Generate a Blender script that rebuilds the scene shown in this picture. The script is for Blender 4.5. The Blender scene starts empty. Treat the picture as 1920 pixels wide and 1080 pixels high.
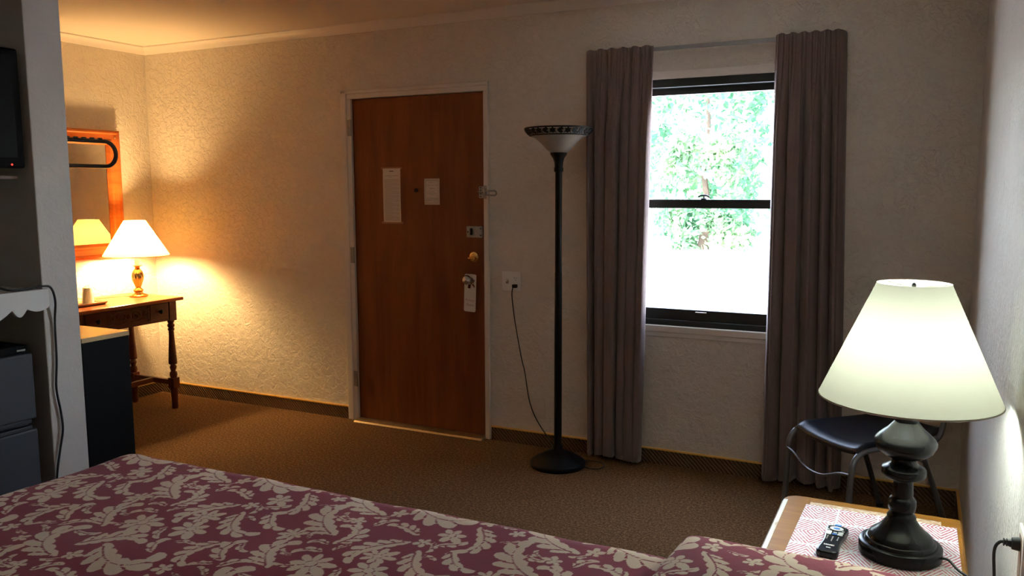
import bpy, math, random
import numpy as np
from mathutils import Vector, Matrix

S = bpy.context.scene
COL = S.collection
PI = math.pi
random.seed(7)

# ------------------------------------------------------------------ camera
# x runs along the door wall (0 = right wall), y is depth (0 = door wall, negative towards the camera), z is up
F_PX, PITCH, YAW, ROLL = 1557.53, math.radians(6.825), math.radians(26.318), math.radians(-0.211)
CAM = Vector((-0.2098, -4.2856, 1.4916))
fw = Vector((-math.sin(YAW) * math.cos(PITCH), math.cos(YAW) * math.cos(PITCH), -math.sin(PITCH)))
r0 = Vector((math.cos(YAW), math.sin(YAW), 0)); u0 = r0.cross(fw)
rt = r0 * math.cos(ROLL) + u0 * math.sin(ROLL); up = -r0 * math.sin(ROLL) + u0 * math.cos(ROLL)
cd = bpy.data.cameras.new('camera'); cam = bpy.data.objects.new('camera', cd); COL.objects.link(cam)
cam.matrix_world = Matrix(((rt.x, up.x, -fw.x, CAM.x), (rt.y, up.y, -fw.y, CAM.y), (rt.z, up.z, -fw.z, CAM.z), (0, 0, 0, 1)))
cd.sensor_width = 36.0; cd.lens = F_PX / 1920 * 36.0; cd.clip_start = 0.02; cd.clip_end = 200
S.camera = cam

# ------------------------------------------------------------------ light and exposure
S.view_settings.view_transform = 'Standard'; S.view_settings.look = 'None'
S.view_settings.exposure = 0.9; S.view_settings.gamma = 1.0; S.view_settings.use_curve_mapping = False
S.cycles.use_denoising = True
S.cycles.max_bounces = 10; S.cycles.diffuse_bounces = 6; S.cycles.glossy_bounces = 4
S.cycles.transparent_max_bounces = 12; S.cycles.sample_clamp_indirect = 6.0
W = bpy.data.worlds.new('sky'); S.world = W; W.use_nodes = True
wn = W.node_tree; bg = wn.nodes['Background']
sky = wn.nodes.new('ShaderNodeTexSky'); sky.sky_type = 'NISHITA'; sky.sun_disc = False
sky.sun_elevation = math.radians(52); sky.sun_rotation = math.radians(200); sky.air_density = 1.0; sky.dust_density = 1.5
hs = wn.nodes.new('ShaderNodeHueSaturation'); hs.inputs['Saturation'].default_value = .65
wn.links.new(sky.outputs[0], hs.inputs['Color']); wn.links.new(hs.outputs[0], bg.inputs[0]); bg.inputs[1].default_value = 4.0
sl = bpy.data.lights.new('sun', 'SUN'); sl.energy = 12.0; sl.angle = math.radians(0.6); sl.color = (1, .96, .9)
so = bpy.data.objects.new('sun', sl); COL.objects.link(so); so.location = (0, -10, 20)
so.rotation_euler = Vector((0.25, 0.62, -0.80)).to_track_quat('-Z', 'Y').to_euler()
CORNER_BULB = 640.0      # warm incandescent bulb on the console table
NIGHT_BULB = 128.0       # cool white bulb on the nightstand

# ------------------------------------------------------------------ materials
MATS = {}
class NT:
    def __init__(s, name):
        s.m = bpy.data.materials.new(name); s.m.use_nodes = True; s.t = s.m.node_tree
        s.b = s.t.nodes['Principled BSDF']; s.o = s.t.nodes['Material Output']
    def n(s, typ, **kw):
        k = s.t.nodes.new(typ)
        for a, v in kw.items(): setattr(k, a, v)
        return k
    def l(s, a, b): s.t.links.new(a, b)
    def put(s, sock, v):
        if isinstance(v, (int, float)): sock.default_value = v
        elif isinstance(v, tuple): sock.default_value = (*v, 1.0)[:len(sock.default_value)]
        else: s.l(v, sock)
    def math(s, op, a, b=0.0):
        k = s.n('ShaderNodeMath', operation=op); s.put(k.inputs[0], a); s.put(k.inputs[1], b); return k.outputs[0]
    def mix(s, f, a, b):
        k = s.n('ShaderNodeMix', data_type='RGBA'); s.put(k.inputs[0], f); s.put(k.inputs[6], a); s.put(k.inputs[7], b); return k.outputs[2]
    def co(s, scale=(1, 1, 1), which='Object'):
        c = s.n('ShaderNodeTexCoord'); mp = s.n('ShaderNodeMapping'); mp.inputs['Scale'].default_value = scale
        s.l(c.outputs[which], mp.inputs[0]); return mp.outputs[0]
    def noise(s, scale, detail=3, rough=.55, co=None, dist=0.0):
        k = s.n('ShaderNodeTexNoise'); k.inputs['Scale'].default_value = scale; k.inputs['Detail'].default_value = detail
        k.inputs['Roughness'].default_value = rough; k.inputs['Distortion'].default_value = dist
        if co is not None: s.l(co, k.inputs['Vector'])
        return k.outputs['Fac']
    def ramp(s, f, stops):
        k = s.n('ShaderNodeValToRGB'); e = k.color_ramp.elements
        while len(e) < len(stops): e.new(.5)
        for q, (p, c) in zip(e, stops):
            q.position = p; q.color = (c, c, c, 1) if isinstance(c, (int, float)) else (*c, 1)
        s.l(f, k.inputs[0]); return k.outputs[0]
    def bump(s, h, strength, dist=.01, chain=None):
        k = s.n('ShaderNodeBump'); k.inputs['Strength'].default_value = strength; k.inputs['Distance'].default_value = dist
        s.l(h, k.inputs['Height'])
        if chain is not None: s.l(chain, k.inputs['Normal'])
        return k.outputs[0]
    def fin(s, color, rough=.5, metal=0.0, spec=.5, normal=None, **kw):
        s.put(s.b.inputs['Base Color'], color); s.put(s.b.inputs['Roughness'], rough); s.put(s.b.inputs['Metallic'], metal)
        s.b.inputs['Specular IOR Level'].default_value = spec
        for a, v in kw.items(): s.put(s.b.inputs[a.replace('_', ' ')], v)
        if normal is not None: s.l(normal, s.b.inputs['Normal'])
        MATS[s.m.name] = s.m; return s.m

def plain(name, color, rough=.5, metal=0.0, spec=.5, grain=0.0, gscale=120, bump=0.0):
    t = NT(name); c = t.co()
    col = color
    if grain:
        f = t.noise(gscale, 3, .6, c)
        col = t.mix(f, tuple(v * (1 - grain) for v in color), tuple(min(1, v * (1 + grain)) for v in color))
    nm = t.bump(t.noise(gscale, 3, .6, c), bump, .002) if bump else None
    return t.fin(col, rough, metal, spec, nm)

def plaster(name, color, stripe=False, strength=.6, rough=.5):
    t = NT(name); c = t.co()
    blot = t.noise(5.5, 4, .6, c, .4)
    knock = t.ramp(t.noise(24, 5, .62, c, .8), [(.42, 0.0), (.56, 1.0)])
    fine = t.noise(110, 3, .6, c)
    h = t.math('ADD', t.math('MULTIPLY', knock, .6), t.math('MULTIPLY', fine, .45))
    nm = t.bump(h, strength, .010)
    if stripe:
        sc = t.co((1, 90, 7)); nm = t.bump(t.noise(1.0, 4, .65, sc, .3), 1.0, .010, nm)
    col = t.mix(t.ramp(blot, [(.35, 0.0), (.65, 1.0)]), tuple(v * .93 for v in color), color)
    return t.fin(col, rough, 0, .4, nm)
plaster('plaster_wall', (.74, .67, .57))
plaster('plaster_nightstand_wall', (.72, .68, .62), stripe=True, strength=.4, rough=.30)
plaster('partition_paint', (.55, .515, .465), strength=.12)
plain('ceiling_paint', (.74, .66, .55), .7, grain=.03, gscale=60, bump=.1)
plain('trim_paint', (.74, .68, .60), .38, grain=.04, gscale=30)
plain('casing_paint', (.70, .64, .56), .4, grain=.06, gscale=25)
t = NT('carpet'); c = t.co()
f1 = t.noise(85, 3, .85, c); f2 = t.noise(300, 2, .8, c); f3 = t.noise(2.2, 3, .5, c)
sp = t.math('ADD', t.math('MULTIPLY', f1, .6), t.math('MULTIPLY', f2, .4))
col = t.ramp(sp, [(.38, (.035, .017, .008)), (.50, (.165, .088, .038)), (.62, (.40, .24, .115))])
col = t.mix(t.math('MULTIPLY', f3, .35), col, (.085, .045, .022))
t.fin(col, .95, 0, .1, t.bump(sp, .9, .012))
t = NT('carpet_strip'); c = t.co((1, 1, 1))
w = t.n('ShaderNodeTexWave', wave_type='BANDS', bands_direction='DIAGONAL'); w.inputs['Scale'].default_value = 27; w.inputs['Distortion'].default_value = 1.4
t.l(c, w.inputs[0])
col = t.mix(t.math('MULTIPLY', w.outputs['Fac'], t.noise(200, 2, .7, c)), (.070, .038, .020), (.30, .185, .10))
t.fin(col, .95, 0, .1, t.bump(w.outputs['Fac'], .8, .006))
plain('gold_edge', (.80, .46, .09), .32, .2, .7)
def wood(name, dark, light, axis=2, scale=2.2, rough=.38, stretch=14, spec=.25, coat=0.0):
    t = NT(name); s3 = [stretch] * 3; s3[axis] = 1.0
    c = t.co(tuple(s3)); g = t.noise(scale, 6, .62, c, .6); blot = t.noise(1.7, 3, .5, t.co())
    col = t.mix(t.ramp(g, [(.3, 0.0), (.7, 1.0)]), dark, light)
    col = t.mix(t.ramp(blot, [(.35, 0.0), (.75, .35)]), col, dark)
    return t.fin(col, rough, 0, spec, t.bump(g, .06, .003), Coat_Weight=coat)
wood('door_wood', (.135, .036, .010), (.235, .072, .020), 2, 1.6, .42, 9)
wood('cherry_wood', (.075, .016, .007), (.135, .034, .014), 1, 2.0, .30, 10)
wood('mirror_wood', (.34, .075, .016), (.55, .15, .03), 1, 2.0, .28, 10)
wood('table_top_wood', (.30, .075, .022), (.46, .14, .045), 1, 2.0, .28, 10)
wood('oak_wood', (.19, .075, .010), (.30, .135, .022), 1, 2.4, .4, 16, .08)
wood('oak_wood_across', (.19, .075, .010), (.30, .135, .022), 0, 2.4, .4, 16, .08)
wood('dark_ledge_wood', (.10, .06, .04), (.17, .11, .07), 1)
t = NT('worn_white_edge'); c = t.co((8, 1.2, 20))
t.fin(t.mix(t.ramp(t.noise(9, 5, .7, c), [(.30, 0.0), (.46, 1.0)]), (.42, .26, .11), (.70, .68, .56)), .5)
t = NT('curtain_cloth'); c = t.co()
wv = t.noise(260, 2, .6, t.co((1, 1, .5)))
t.fin(t.mix(wv, (.125, .086, .078), (.200, .142, .130)), .88, 0, .15, t.bump(wv, .25, .002), Sheen_Weight=.25)
plain('rod_metal', (.30, .29, .27), .4, .6)
plain('window_frame_dark', (.018, .022, .020), .42, 0, .4, .15, 20)
plain('chrome', (.55, .53, .50), .24, 1.0)
plain('aged_chrome', (.36, .33, .30), .34, 1.0, grain=.2, gscale=60)
plain('brass', (.62, .40, .14), .22, 1.0)
plain('threshold_brass', (.46, .36, .22), .36, .9, grain=.25, gscale=40)
plain('hinge_metal', (.34, .31, .27), .42, .8, grain=.25, gscale=90)
plain('black_metal', (.012, .012, .012), .38, .1, .5)
plain('bronze_black', (.007, .0065, .006), .5, 0, .12, .2, 60)
plain('lamp_black', (.004, .004, .0045), .26, 0, .13)
plain('black_rubber', (.012, .012, .012), .5)
plain('black_panel', (.004, .004, .0045), .6, 0, .1)
plain('cabinet_top_laminate', (.62, .45, .24), .16, 0, .7, grain=.08, gscale=8)
plain('fridge_grey', (.046, .050, .058), .5, 0, .25, .08, 90)
plain('fridge_dark', (.012, .012, .014), .5)
plain('screen_black', (.003, .003, .0035), .4, 0, .06)
plain('tv_plastic', (.004, .004, .0045), .6, 0, .05)
plain('white_plastic', (.80, .76, .70), .4)
plain('plate_painted', (.63, .57, .49), .5)
plain('paper', (.66, .56, .44), .7, grain=.04, gscale=200)
plain('tag_card', (.70, .66, .60), .6)
plain('ink', (.06, .05, .05), .7)
plain('ink_faint', (.32, .26, .21), .7)
plain('tape', (.30, .12, .05), .3)
plain('shelf_white', (.62, .60, .57), .5, grain=.03)
plain('candle_sleeve', (.85, .80, .66), .5)
plain('plastic_wrap', (.82, .80, .74), .22, 0, .6)
plain('tray_tan', (.46, .31, .15), .45)
plain('chair_seat', (.006, .008, .015), .4, 0, .3)
plain('chair_frame', (.13, .13, .135), .36, .75)
plain('remote_black', (.005, .0055, .007), .3, 0, .15)
plain('button_white', (.80, .82, .80), .45)
plain('button_blue', (.05, .22, .62), .4)
plain('slot_dark', (.02, .018, .016), .6)
plain('outlet_brown', (.20, .12, .07), .5)
plain('mattress_white', (.70, .68, .64), .9)
plain('bark', (.05, .035, .025), .9, grain=.4, gscale=12)
plain('gravel', (.72, .70, .66), .9, grain=.12, gscale=9)
plain('cord_gold', (.55, .36, .14), .5)
t = NT('mirror_glass'); t.fin((.86, .84, .80), .015, 1.0)
t = NT('red_led'); t.fin((.2, .0, .0), .4, Emission_Color=(1, .03, .02), Emission_Strength=2.2)
def leafmat(name, a, b):
    t = NT(name); c = t.co(); f = t.noise(1.3, 4, .6, c)
    col = t.mix(t.ramp(f, [(.35, 0.0), (.65, 1.0)]), a, b)
    tr = t.n('ShaderNodeBsdfTranslucent'); t.l(col, tr.inputs[0])
    mx = t.n('ShaderNodeMixShader'); mx.inputs[0].default_value = .4
    t.fin(col, .6, 0, .2); t.l(t.b.outputs[0], mx.inputs[1]); t.l(tr.outputs[0], mx.inputs[2]); t.l(mx.outputs[0], t.o.inputs[0])
leafmat('leaf_green', (.025, .105, .055), (.085, .19, .085))
leafmat('leaf_pale', (.055, .17, .09), (.20, .30, .15))
t = NT('window_glass')
tr = t.n('ShaderNodeBsdfTransparent'); gl = t.n('ShaderNodeBsdfGlossy'); gl.inputs['Roughness'].default_value = .02
mx = t.n('ShaderNodeMixShader'); mx.inputs[0].default_value = .05
t.l(tr.outputs[0], mx.inputs[1]); t.l(gl.outputs[0], mx.inputs[2]); t.l(mx.outputs[0], t.o.inputs[0]); MATS['window_glass'] = t.m
def shade(name, col, trans):
    t = NT(name); wv = t.noise(300, 2, .5, t.co((1, 1, 2)))
    d = t.n('ShaderNodeBsdfDiffuse'); d.inputs[0].default_value = (*col, 1)
    tl = t.n('ShaderNodeBsdfTranslucent'); tl.inputs[0].default_value = (*trans, 1)
    nm = t.bump(wv, .15, .002); t.l(nm, d.inputs['Normal'])
    mx = t.n('ShaderNodeMixShader'); mx.inputs[0].default_value = .55
    t.l(d.outputs[0], mx.inputs[1]); t.l(tl.outputs[0], mx.inputs[2]); t.l(mx.outputs[0], t.o.inputs[0]); MATS[name] = t.m
shade('shade_cream', (.80, .76, .62), (.112, .107, .084))
shade('shade_pleat', (.80, .68, .42), (.44, .335, .14))
t = NT('frosted_glass'); c = t.co()
t.fin(t.mix(t.noise(22, 4, .6, c, 1.0), (.22, .18, .14), (.36, .30, .24)), .35, 0, .5, None)
def bulb(name, col, e):
    t = NT(name); t.fin((1, 1, 1), .5, Emission_Color=col, Emission_Strength=e)
bulb('bulb_warm', (1.0, .63, .26), CORNER_BULB); bulb('bulb_cool', (.86, 1.0, .95), NIGHT_BULB)
t = NT('bedspread_print')
at = t.n('ShaderNodeAttribute'); at.attribute_name = 'print'
c = t.co(); wv = t.noise(500, 2, .6, c)
f = t.ramp(at.outputs['Fac'], [(.36, 0.0), (.64, 1.0)])
red = t.mix(wv, (.150, .007, .018), (.250, .018, .040)); crm = t.mix(wv, (.55, .41, .28), (.70, .54, .39))
t.fin(t.mix(f, red, crm), .85, 0, .15, t.bump(t.noise(60, 3, .5, c), .2, .004), Sheen_Weight=.1)
t = NT('placemat_print')
uv = t.n('ShaderNodeTexCoord'); sx = t.n('ShaderNodeSeparateXYZ'); t.l(uv.outputs['Object'], sx.inputs[0])
def pp(v, s): return t.math('PINGPONG', t.math('ADD', v, 5.0), s)
u_ = t.math('DIVIDE', pp(sx.outputs[0], .050), .050); v_ = t.math('DIVIDE', pp(sx.outputs[1], .085), .085)
d_ = t.math('ADD', u_, v_)
st = t.math('GREATER_THAN', t.math('FRACT', t.math('MULTIPLY', d_, 5.0)), .58)
gap = t.math('MULTIPLY', t.math('GREATER_THAN', u_, .05), t.math('GREATER_THAN', v_, .05))
brk = t.ramp(t.noise(90, 2, .5, t.co()), [(.35, .55), (.55, 1.0)])
t.fin(t.mix(t.math('MULTIPLY', t.math('MULTIPLY', st, gap), brk), (.74, .76, .80), (.40, .03, .06)), .5)

# ------------------------------------------------------------------ mesh helpers
class MB:
    def __init__(s): s.v = []; s.f = []
    def add(s, v, f):
        o = len(s.v); s.v += [tuple(map(float, p)) for p in v]; s.f += [tuple(i + o for i in q) for q in f]; return s
    def box(s, x0, x1, y0, y1, z0, z1):
        v = [(x, y, z) for z in (z0, z1) for y in (y0, y1) for x in (x0, x1)]
        return s.add(v, [(0, 2, 3, 1), (4, 5, 7, 6), (0, 1, 5, 4), (2, 6, 7, 3), (0, 4, 6, 2), (1, 3, 7, 5)])
    def prism(s, poly, axis, a, b):
        def P(p, h):
            return {0: (h, p[0], p[1]), 1: (p[0], h, p[1]), 2: (p[0], p[1], h)}[axis]
        n = len(poly); v = [P(p, a) for p in poly] + [P(p, b) for p in poly]
        f = [tuple(range(n)), tuple(range(2 * n - 1, n - 1, -1))] + [(i, i + n, (i + 1) % n + n, (i + 1) % n) for i in range(n)]
        return s.add(v, f)
    def lathe(s, prof, c=(0, 0, 0), n=40, caps=True, mod=None):
        v = []; f = []; m = len(prof)
        for (r, z) in prof:
            for k in range(n):
                a = 2 * PI * k / n; rr = r * (mod(a, z) if mod else 1)
                v.append((c[0] + rr * math.cos(a), c[1] + rr * math.sin(a), c[2] + z))
        for i in range(m - 1):
            for k in range(n):
                k2 = (k + 1) % n; f.append((i * n + k, i * n + k2, (i + 1) * n + k2, (i + 1) * n + k))
        if caps:
            f.append(tuple(range(n - 1, -1, -1))); f.append(tuple((m - 1) * n + k for k in range(n)))
        return s.add(v, f)
    def tube(s, path, r, n=10, closed=False):
        P = [Vector(p) for p in path]; m = len(P); v = []; f = []
        nrm = None
        for i, p in enumerate(P):
            if closed: tg = (P[(i + 1) % m] - P[i - 1]).normalized()
            else: tg = (P[min(i + 1, m - 1)] - P[max(i - 1, 0)]).normalized()
            if nrm is None:
                nrm = Vector((0, 0, 1)) if abs(tg.z) < .9 else Vector((1, 0, 0))
            nrm = (nrm - tg * nrm.dot(tg)).normalized(); bn = tg.cross(nrm)
            rr = r[i] if isinstance(r, (list, tuple)) else r
            for k in range(n):
                a = 2 * PI * k / n; q = p + nrm * (rr * math.cos(a)) + bn * (rr * math.sin(a)); v.append(tuple(q))
        rng = m if closed else m - 1
        for i in range(rng):
            j = (i + 1) % m
            for k in range(n):
                k2 = (k + 1) % n; f.append((i * n + k, i * n + k2, j * n + k2, j * n + k))
        if not closed:
            f.append(tuple(range(n - 1, -1, -1))); f.append(tuple((m - 1) * n + k for k in range(n)))
        return s.add(v, f)
    def sphere(s, c, r, n=20, m=12, sz=1.0):
        prof = [(max(r * math.sin(PI * i / m), 1e-5), -r * sz * math.cos(PI * i / m)) for i in range(m + 1)]
        return s.lathe(prof, c, n)
    def build(s, name, mat, parent=None, org=None, smooth=False, bevel=0.0, solid=0.0, local=False):
        """One mesh object. Vertices are in world space unless local; the origin goes to the parent or to org."""
        if parent is not None and not local: o_ = parent.location
        else: o_ = Vector(org) if org is not None else Vector((0, 0, 0))
        me = bpy.data.meshes.new(name)
        me.from_pydata([(x - o_[0], y - o_[1], z - o_[2]) for x, y, z in s.v] if not local else s.v, [], s.f)
        me.validate(); me.update()
        ob = bpy.data.objects.new(name, me); COL.objects.link(ob)
        me.materials.append(MATS[mat])
        if smooth:
            me.polygons.foreach_set('use_smooth', [True] * len(me.polygons)); me.set_sharp_from_angle(angle=math.radians(38 if smooth is True else smooth))
        if parent is not None: ob.parent = parent
        elif not local: ob.location = o_
        if bevel:
            b = ob.modifiers.new('bevel', 'BEVEL'); b.width = bevel; b.segments = 2; b.limit_method = 'ANGLE'; b.angle_limit = math.radians(40)
        if solid:
            b = ob.modifiers.new('thickness', 'SOLIDIFY'); b.thickness = solid; b.offset = 0
        return ob
def tag(o, label, cat, group=None):
    o['label'] = label; o['category'] = cat
    if group: o['group'] = group
    return o
def thing(name, label, cat, loc, rotz=0.0, group=None):
    o = bpy.data.objects.new(name, None); COL.objects.link(o); o.location = loc; o.rotation_euler = (0, 0, rotz); o.empty_display_size = .1
    return tag(o, label, cat, group)
def struct(o): o['kind'] = 'structure'; return o
def place(name, loc):
    o = bpy.data.objects.new(name, None); COL.objects.link(o); o.location = loc; o.empty_display_size = .1; return struct(o)
def bez(pts, n=40):
    """smooth Catmull-Rom path through points"""
    P = [Vector(p) for p in pts]; P = [P[0] * 2 - P[1]] + P + [P[-1] * 2 - P[-2]]; out = []
    seg = len(P) - 3; per = max(2, n // seg)
    for i in range(1, len(P) - 2):
        for k in range(per):
            t_ = k / per; a, b, c_, d = P[i - 1], P[i], P[i + 1], P[i + 2]
            out.append(.5 * ((2 * b) + (c_ - a) * t_ + (2 * a - 5 * b + 4 * c_ - d) * t_ * t_ + (3 * b - a - 3 * c_ + d) * t_ ** 3))
    out.append(P[-2]); return out
def rrect(x0, x1, y0, y1, r, n=6):
    o = []
    for cx, cy, a0 in ((x1 - r, y1 - r, 0), (x0 + r, y1 - r, 90), (x0 + r, y0 + r, 180), (x1 - r, y0 + r, 270)):
        for k in range(n + 1):
            a = math.radians(a0 + 90 * k / n); o.append((cx + r * math.cos(a), cy + r * math.sin(a)))
    return o
def circle(cx, cy, r, n=20, ry=None):
    return [(cx + r * math.cos(2 * PI * k / n), cy + (ry or r) * math.sin(2 * PI * k / n)) for k in range(n)]
def text_mesh(name, txt, size, mat, parent, loc, rot=(PI / 2, 0, 0), shear=0.0, org=(0, 0, 0)):
    """flat lettering; loc is world, centred"""
    cu = bpy.data.curves.new(name, 'FONT'); cu.body = txt; cu.size = size; cu.align_x = 'CENTER'; cu.align_y = 'CENTER'; cu.shear = shear; cu.extrude = .0001; cu.resolution_u = 3
    tmp = bpy.data.objects.new('tmp', cu); COL.objects.link(tmp)
    dg = bpy.context.evaluated_depsgraph_get(); me = bpy.data.meshes.new_from_object(tmp.evaluated_get(dg))
    bpy.data.objects.remove(tmp); me.name = name; me.materials.clear(); me.materials.append(MATS[mat])
    ob = bpy.data.objects.new(name, me); COL.objects.link(ob); ob.parent = parent
    ob.location = Vector(loc) - parent.location; ob.rotation_euler = rot
    return ob

# ------------------------------------------------------------------ the room
XL, ZC, YF, T = -5.2435, 2.495, -5.6, .16
XP, XA = -3.40, -4.06                      # face of the partition and back of the alcove
YP0, YP1 = -2.133, -1.975                  # partition thickness
D0, D1, DT = -3.438, -2.509, 2.045         # door leaf
WX0, WX1, WZ0, WZ1 = -1.64, -.76, .765, 2.049
struct(MB().box(XL - T, T, YF - T, T, -.12, 0).build('floor', 'carpet'))
struct(MB().box(XL - T, T, YF - T, T, ZC, ZC + .15).build('ceiling', 'ceiling_paint', org=(0, 0, ZC)))
m = MB()
j = .035
m.box(XL - T, D0 - j, 0, T, 0, ZC).box(D0 - j, D1 + j, 0, T, DT + j, ZC).box(D1 + j, WX0, 0, T, 0, ZC)
m.box(WX0, WX1, 0, T, WZ1, ZC).box(WX0, WX1, 0, T, 0, WZ0).box(WX1, T, 0, T, 0, ZC)
struct(m.build('wall_back', 'plaster_wall'))
struct(MB().box(XL - T, XL, YP0, 0, 0, ZC).build('wall_left', 'plaster_wall', org=(XL, 0, 0)))
struct(MB().box(0, T, YF - T, 0, 0, ZC).build('wall_right', 'plaster_nightstand_wall'))
struct(MB().box(XL - T, T, YF - T, YF, 0, ZC).build('wall_front', 'plaster_wall', org=(0, YF, 0)))
struct(MB().prism([(XL, YP1), (XP, YP1), (XP, YP0), (XA, YP0), (XL, YP0)], 2, 0, ZC).build('wall_partition', 'partition_paint', org=(XP, YP0, 0), bevel=.004))
struct(MB().box(XA - .1, XA, -3.25, YP0, 0, ZC).build('wall_alcove', 'partition_paint', org=(XA, YP0, 0)))
struct(MB().box(XA - .1, XP, YF, -3.25, 0, ZC).build('wall_foot', 'partition_paint', org=(XP, -3.25, 0), bevel=.004))
# crown moulding
def crown(name, a, b, inward, org):
    prof = [(0, -.052), (.010, -.052), (.014, -.044), (.022, -.030), (.036, -.018), (.044, -.014), (.050, -.008), (.050, 0), (0, 0)]
    m = MB(); n = len(prof); V = []
    for p, off in ((Vector(a), 1), (Vector(b), -1)):
        along = (Vector(b) - Vector(a)).normalized() * off
        for (d, z) in prof:
            q = p + Vector(inward) * d + along * (d if off == 1 else d); V.append((q.x, q.y, ZC + z))
    F = [tuple(range(n)), tuple(range(2 * n - 1, n - 1, -1))] + [(i, i + n, (i + 1) % n + n, (i + 1) % n) for i in range(n)]
    return struct(m.add(V, F).build(name, 'trim_paint', org=org, smooth=30))
crown('trim_1', (XL, 0, 0), (0, 0, 0), (0, -1, 0), (XL, 0, ZC))
crown('trim_2', (XL, YP1, 0), (XL, 0, 0), (1, 0, 0), (XL, 0, ZC))
# carpet-faced baseboards with a gold cap strip
def baseboard(name, x0, x1, y0, y1, parent=None):
    p = parent or place(name, ((x0 + x1) / 2, (y0 + y1) / 2, 0))
    MB().box(x0, x1, y0, y1, 0, .080).build('carpet_strip', 'carpet_strip', p, bevel=.002)
    MB().box(x0 - .0, x1 + .0, y0 - .003 * (y1 == 0 and y0 < -.005 and x1 - x0 > .1), y1, .0785, .0865).build('gold_edge', 'gold_edge', p, bevel=.001)
    return p
bb = baseboard('baseboard_back', XL + .013, D0 - .078, -.012, 0)
baseboard('', D1 + .045, -.013, -.012, 0, bb)
baseboard('baseboard_left', XL, XL + .012, YP1, -.0)
baseboard('baseboard_right', -.012, 0, YF, -.0)
baseboard('baseboard_front', XP, -.013, YF, YF + .012)

# ------------------------------------------------------------------ door
door = place('door_1', ((D0 + D1) / 2, .02, 0))
MB().box(D0, D1, .004, .044, .018, DT).build('door_leaf', 'door_wood', door, bevel=.002)
def jamb(poly, name='door_casing'):
    return poly.build(name, 'casing_paint', door, bevel=.003)
jamb(MB().box(D0 - .035, D0 - .003, -.012, .15, 0, DT + .003))
jamb(MB().box(D1 + .003, D1 + .035, -.012, .15, 0, DT + .003))
jamb(MB().box(D0 - .035, D1 + .035, -.012, .15, DT + .003, DT + .035))
for a, b, c_, d in ((D0 - .078, D0 - .032, 0, DT + .056), (D1 + .026, D1 + .038, 0, DT + .056)):
    MB().box(a, b, -.020, 0, c_, d).build('outer_moulding', 'casing_paint', door, bevel=.006)
MB().box(D0 - .078, D1 + .038, -.020, 0, DT + .032, DT + .056).build('outer_moulding', 'casing_paint', door, bevel=.006)
MB().prism([(-.066, 0), (.06, 0), (.06, .016), (-.026, .018), (-.056, .010)], 0, D0 - .005, D1 + .005).build('threshold', 'threshold_brass', door, bevel=.003)
MB().box(D0, D1, .045, .12, .016, .022).build('door_sweep', 'slot_dark', door)
for hz in (1.871, 1.076, .275):
    h = MB()
    for k in range(5): h.tube([(D0 - .004, -.016, hz - .05 + k * .0205), (D0 - .004, -.016, hz - .05 + k * .0205 + .0185)], .0075, 12)
    ho = h.build('hinge', 'hinge_metal', door, smooth=True)
    MB().box(D0 - .030, D0 - .004, -.0135, -.011, hz - .05, hz + .05).build('hinge_leaf', 'hinge_metal', ho, local=False)
    ho.data.update()
    bpy.context.view_layer.update()
for o in bpy.data.objects:                      # hinge leaves hang under their hinge at the same origin
    if o.name.startswith('hinge_leaf'): o.location = (0, 0, 0); o.data.transform(Matrix.Translation(-Vector(door.location)))
for a, b, c_, d in ((D0 - .004, D0 + .014, .02, DT), (D1 - .014, D1 + .004, .02, DT), (D0, D1, DT - .014, DT + .004)):
    MB().box(a, b, .0445, .060, c_, d).build('door_light_stop', 'casing_paint', door)  # unseen strips added behind the leaf to block daylight leaking through its gaps
# peephole, latch, deadbolt, knob, swing bar guard
MB().tube([(-2.976, .010, 1.483), (-2.976, -.003, 1.483)], .0115, 18).build('peephole', 'black_metal', door, smooth=True)
la = MB().box(-2.622, -2.517, -.012, .004, 1.207, 1.273).build('slide_latch', 'aged_chrome', door, bevel=.003)
def sub(mb, name, mat, par, **k):
    o = mb.build(name, mat, None, org=door.location, **k); o.parent = par; o.location = (0, 0, 0); return o
sub(MB().box(-2.590, -2.582, -.030, -.012, 1.222, 1.262), 'latch_lever', 'black_metal', la, bevel=.002)
for sx_, sz_ in ((-2.612, 1.24), (-2.527, 1.26), (-2.527, 1.22)):
    sub(MB().tube([(sx_, -.011, sz_), (sx_, -.0135, sz_)], .005, 12), 'screw', 'slot_dark', la)
db = MB().lathe([(.031, 0), (.031, .004), (.027, .009), (.020, .011), (.019, .012)], n=32)
db.v = [(-2.582 + x, .004 - z, 1.091 + y) for x, y, z in db.v]
dbo = db.build('deadbolt_rose', 'brass', door, smooth=True)
tt = MB().box(-2.606, -2.558, -.030, -.007, 1.079, 1.091); sub(tt, 'thumb_turn', 'brass', dbo, bevel=.004)
kn = MB().lathe([(.032, 0), (.032, .004), (.014, .010), (.0125, .030), (.020, .036), (.0275, .046), (.0285, .054), (.024, .064), (.012, .070), (.001, .0715)], n=36)
kn.v = [(-2.601 + x, .004 - z, .958 + y) for x, y, z in kn.v]
kn.build('door_knob', 'chrome', door, smooth=True)
gp = MB().prism(rrect(-2.541, -2.512, 1.437, 1.505, .006), 1, -.004, .004).build('guard_plate', 'aged_chrome', door, bevel=.001)
sub(MB().tube([(-2.541, -.012, 1.472), (-2.486, -.022, 1.472)], .005, 10), 'guard_stud', 'chrome', gp, smooth=True)
for zz in (1.447, 1.462, 1.482, 1.497):
    sub(MB().tube([(-2.528, -.003, zz), (-2.528, -.0065, zz)], .004, 10), 'screw', 'slot_dark', gp)
jp = MB().prism(rrect(-2.507, -2.478, 1.432, 1.510, .008), 1, -.0165, -.012).build('guard_hinge_plate', 'aged_chrome', door, bevel=.001)
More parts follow.
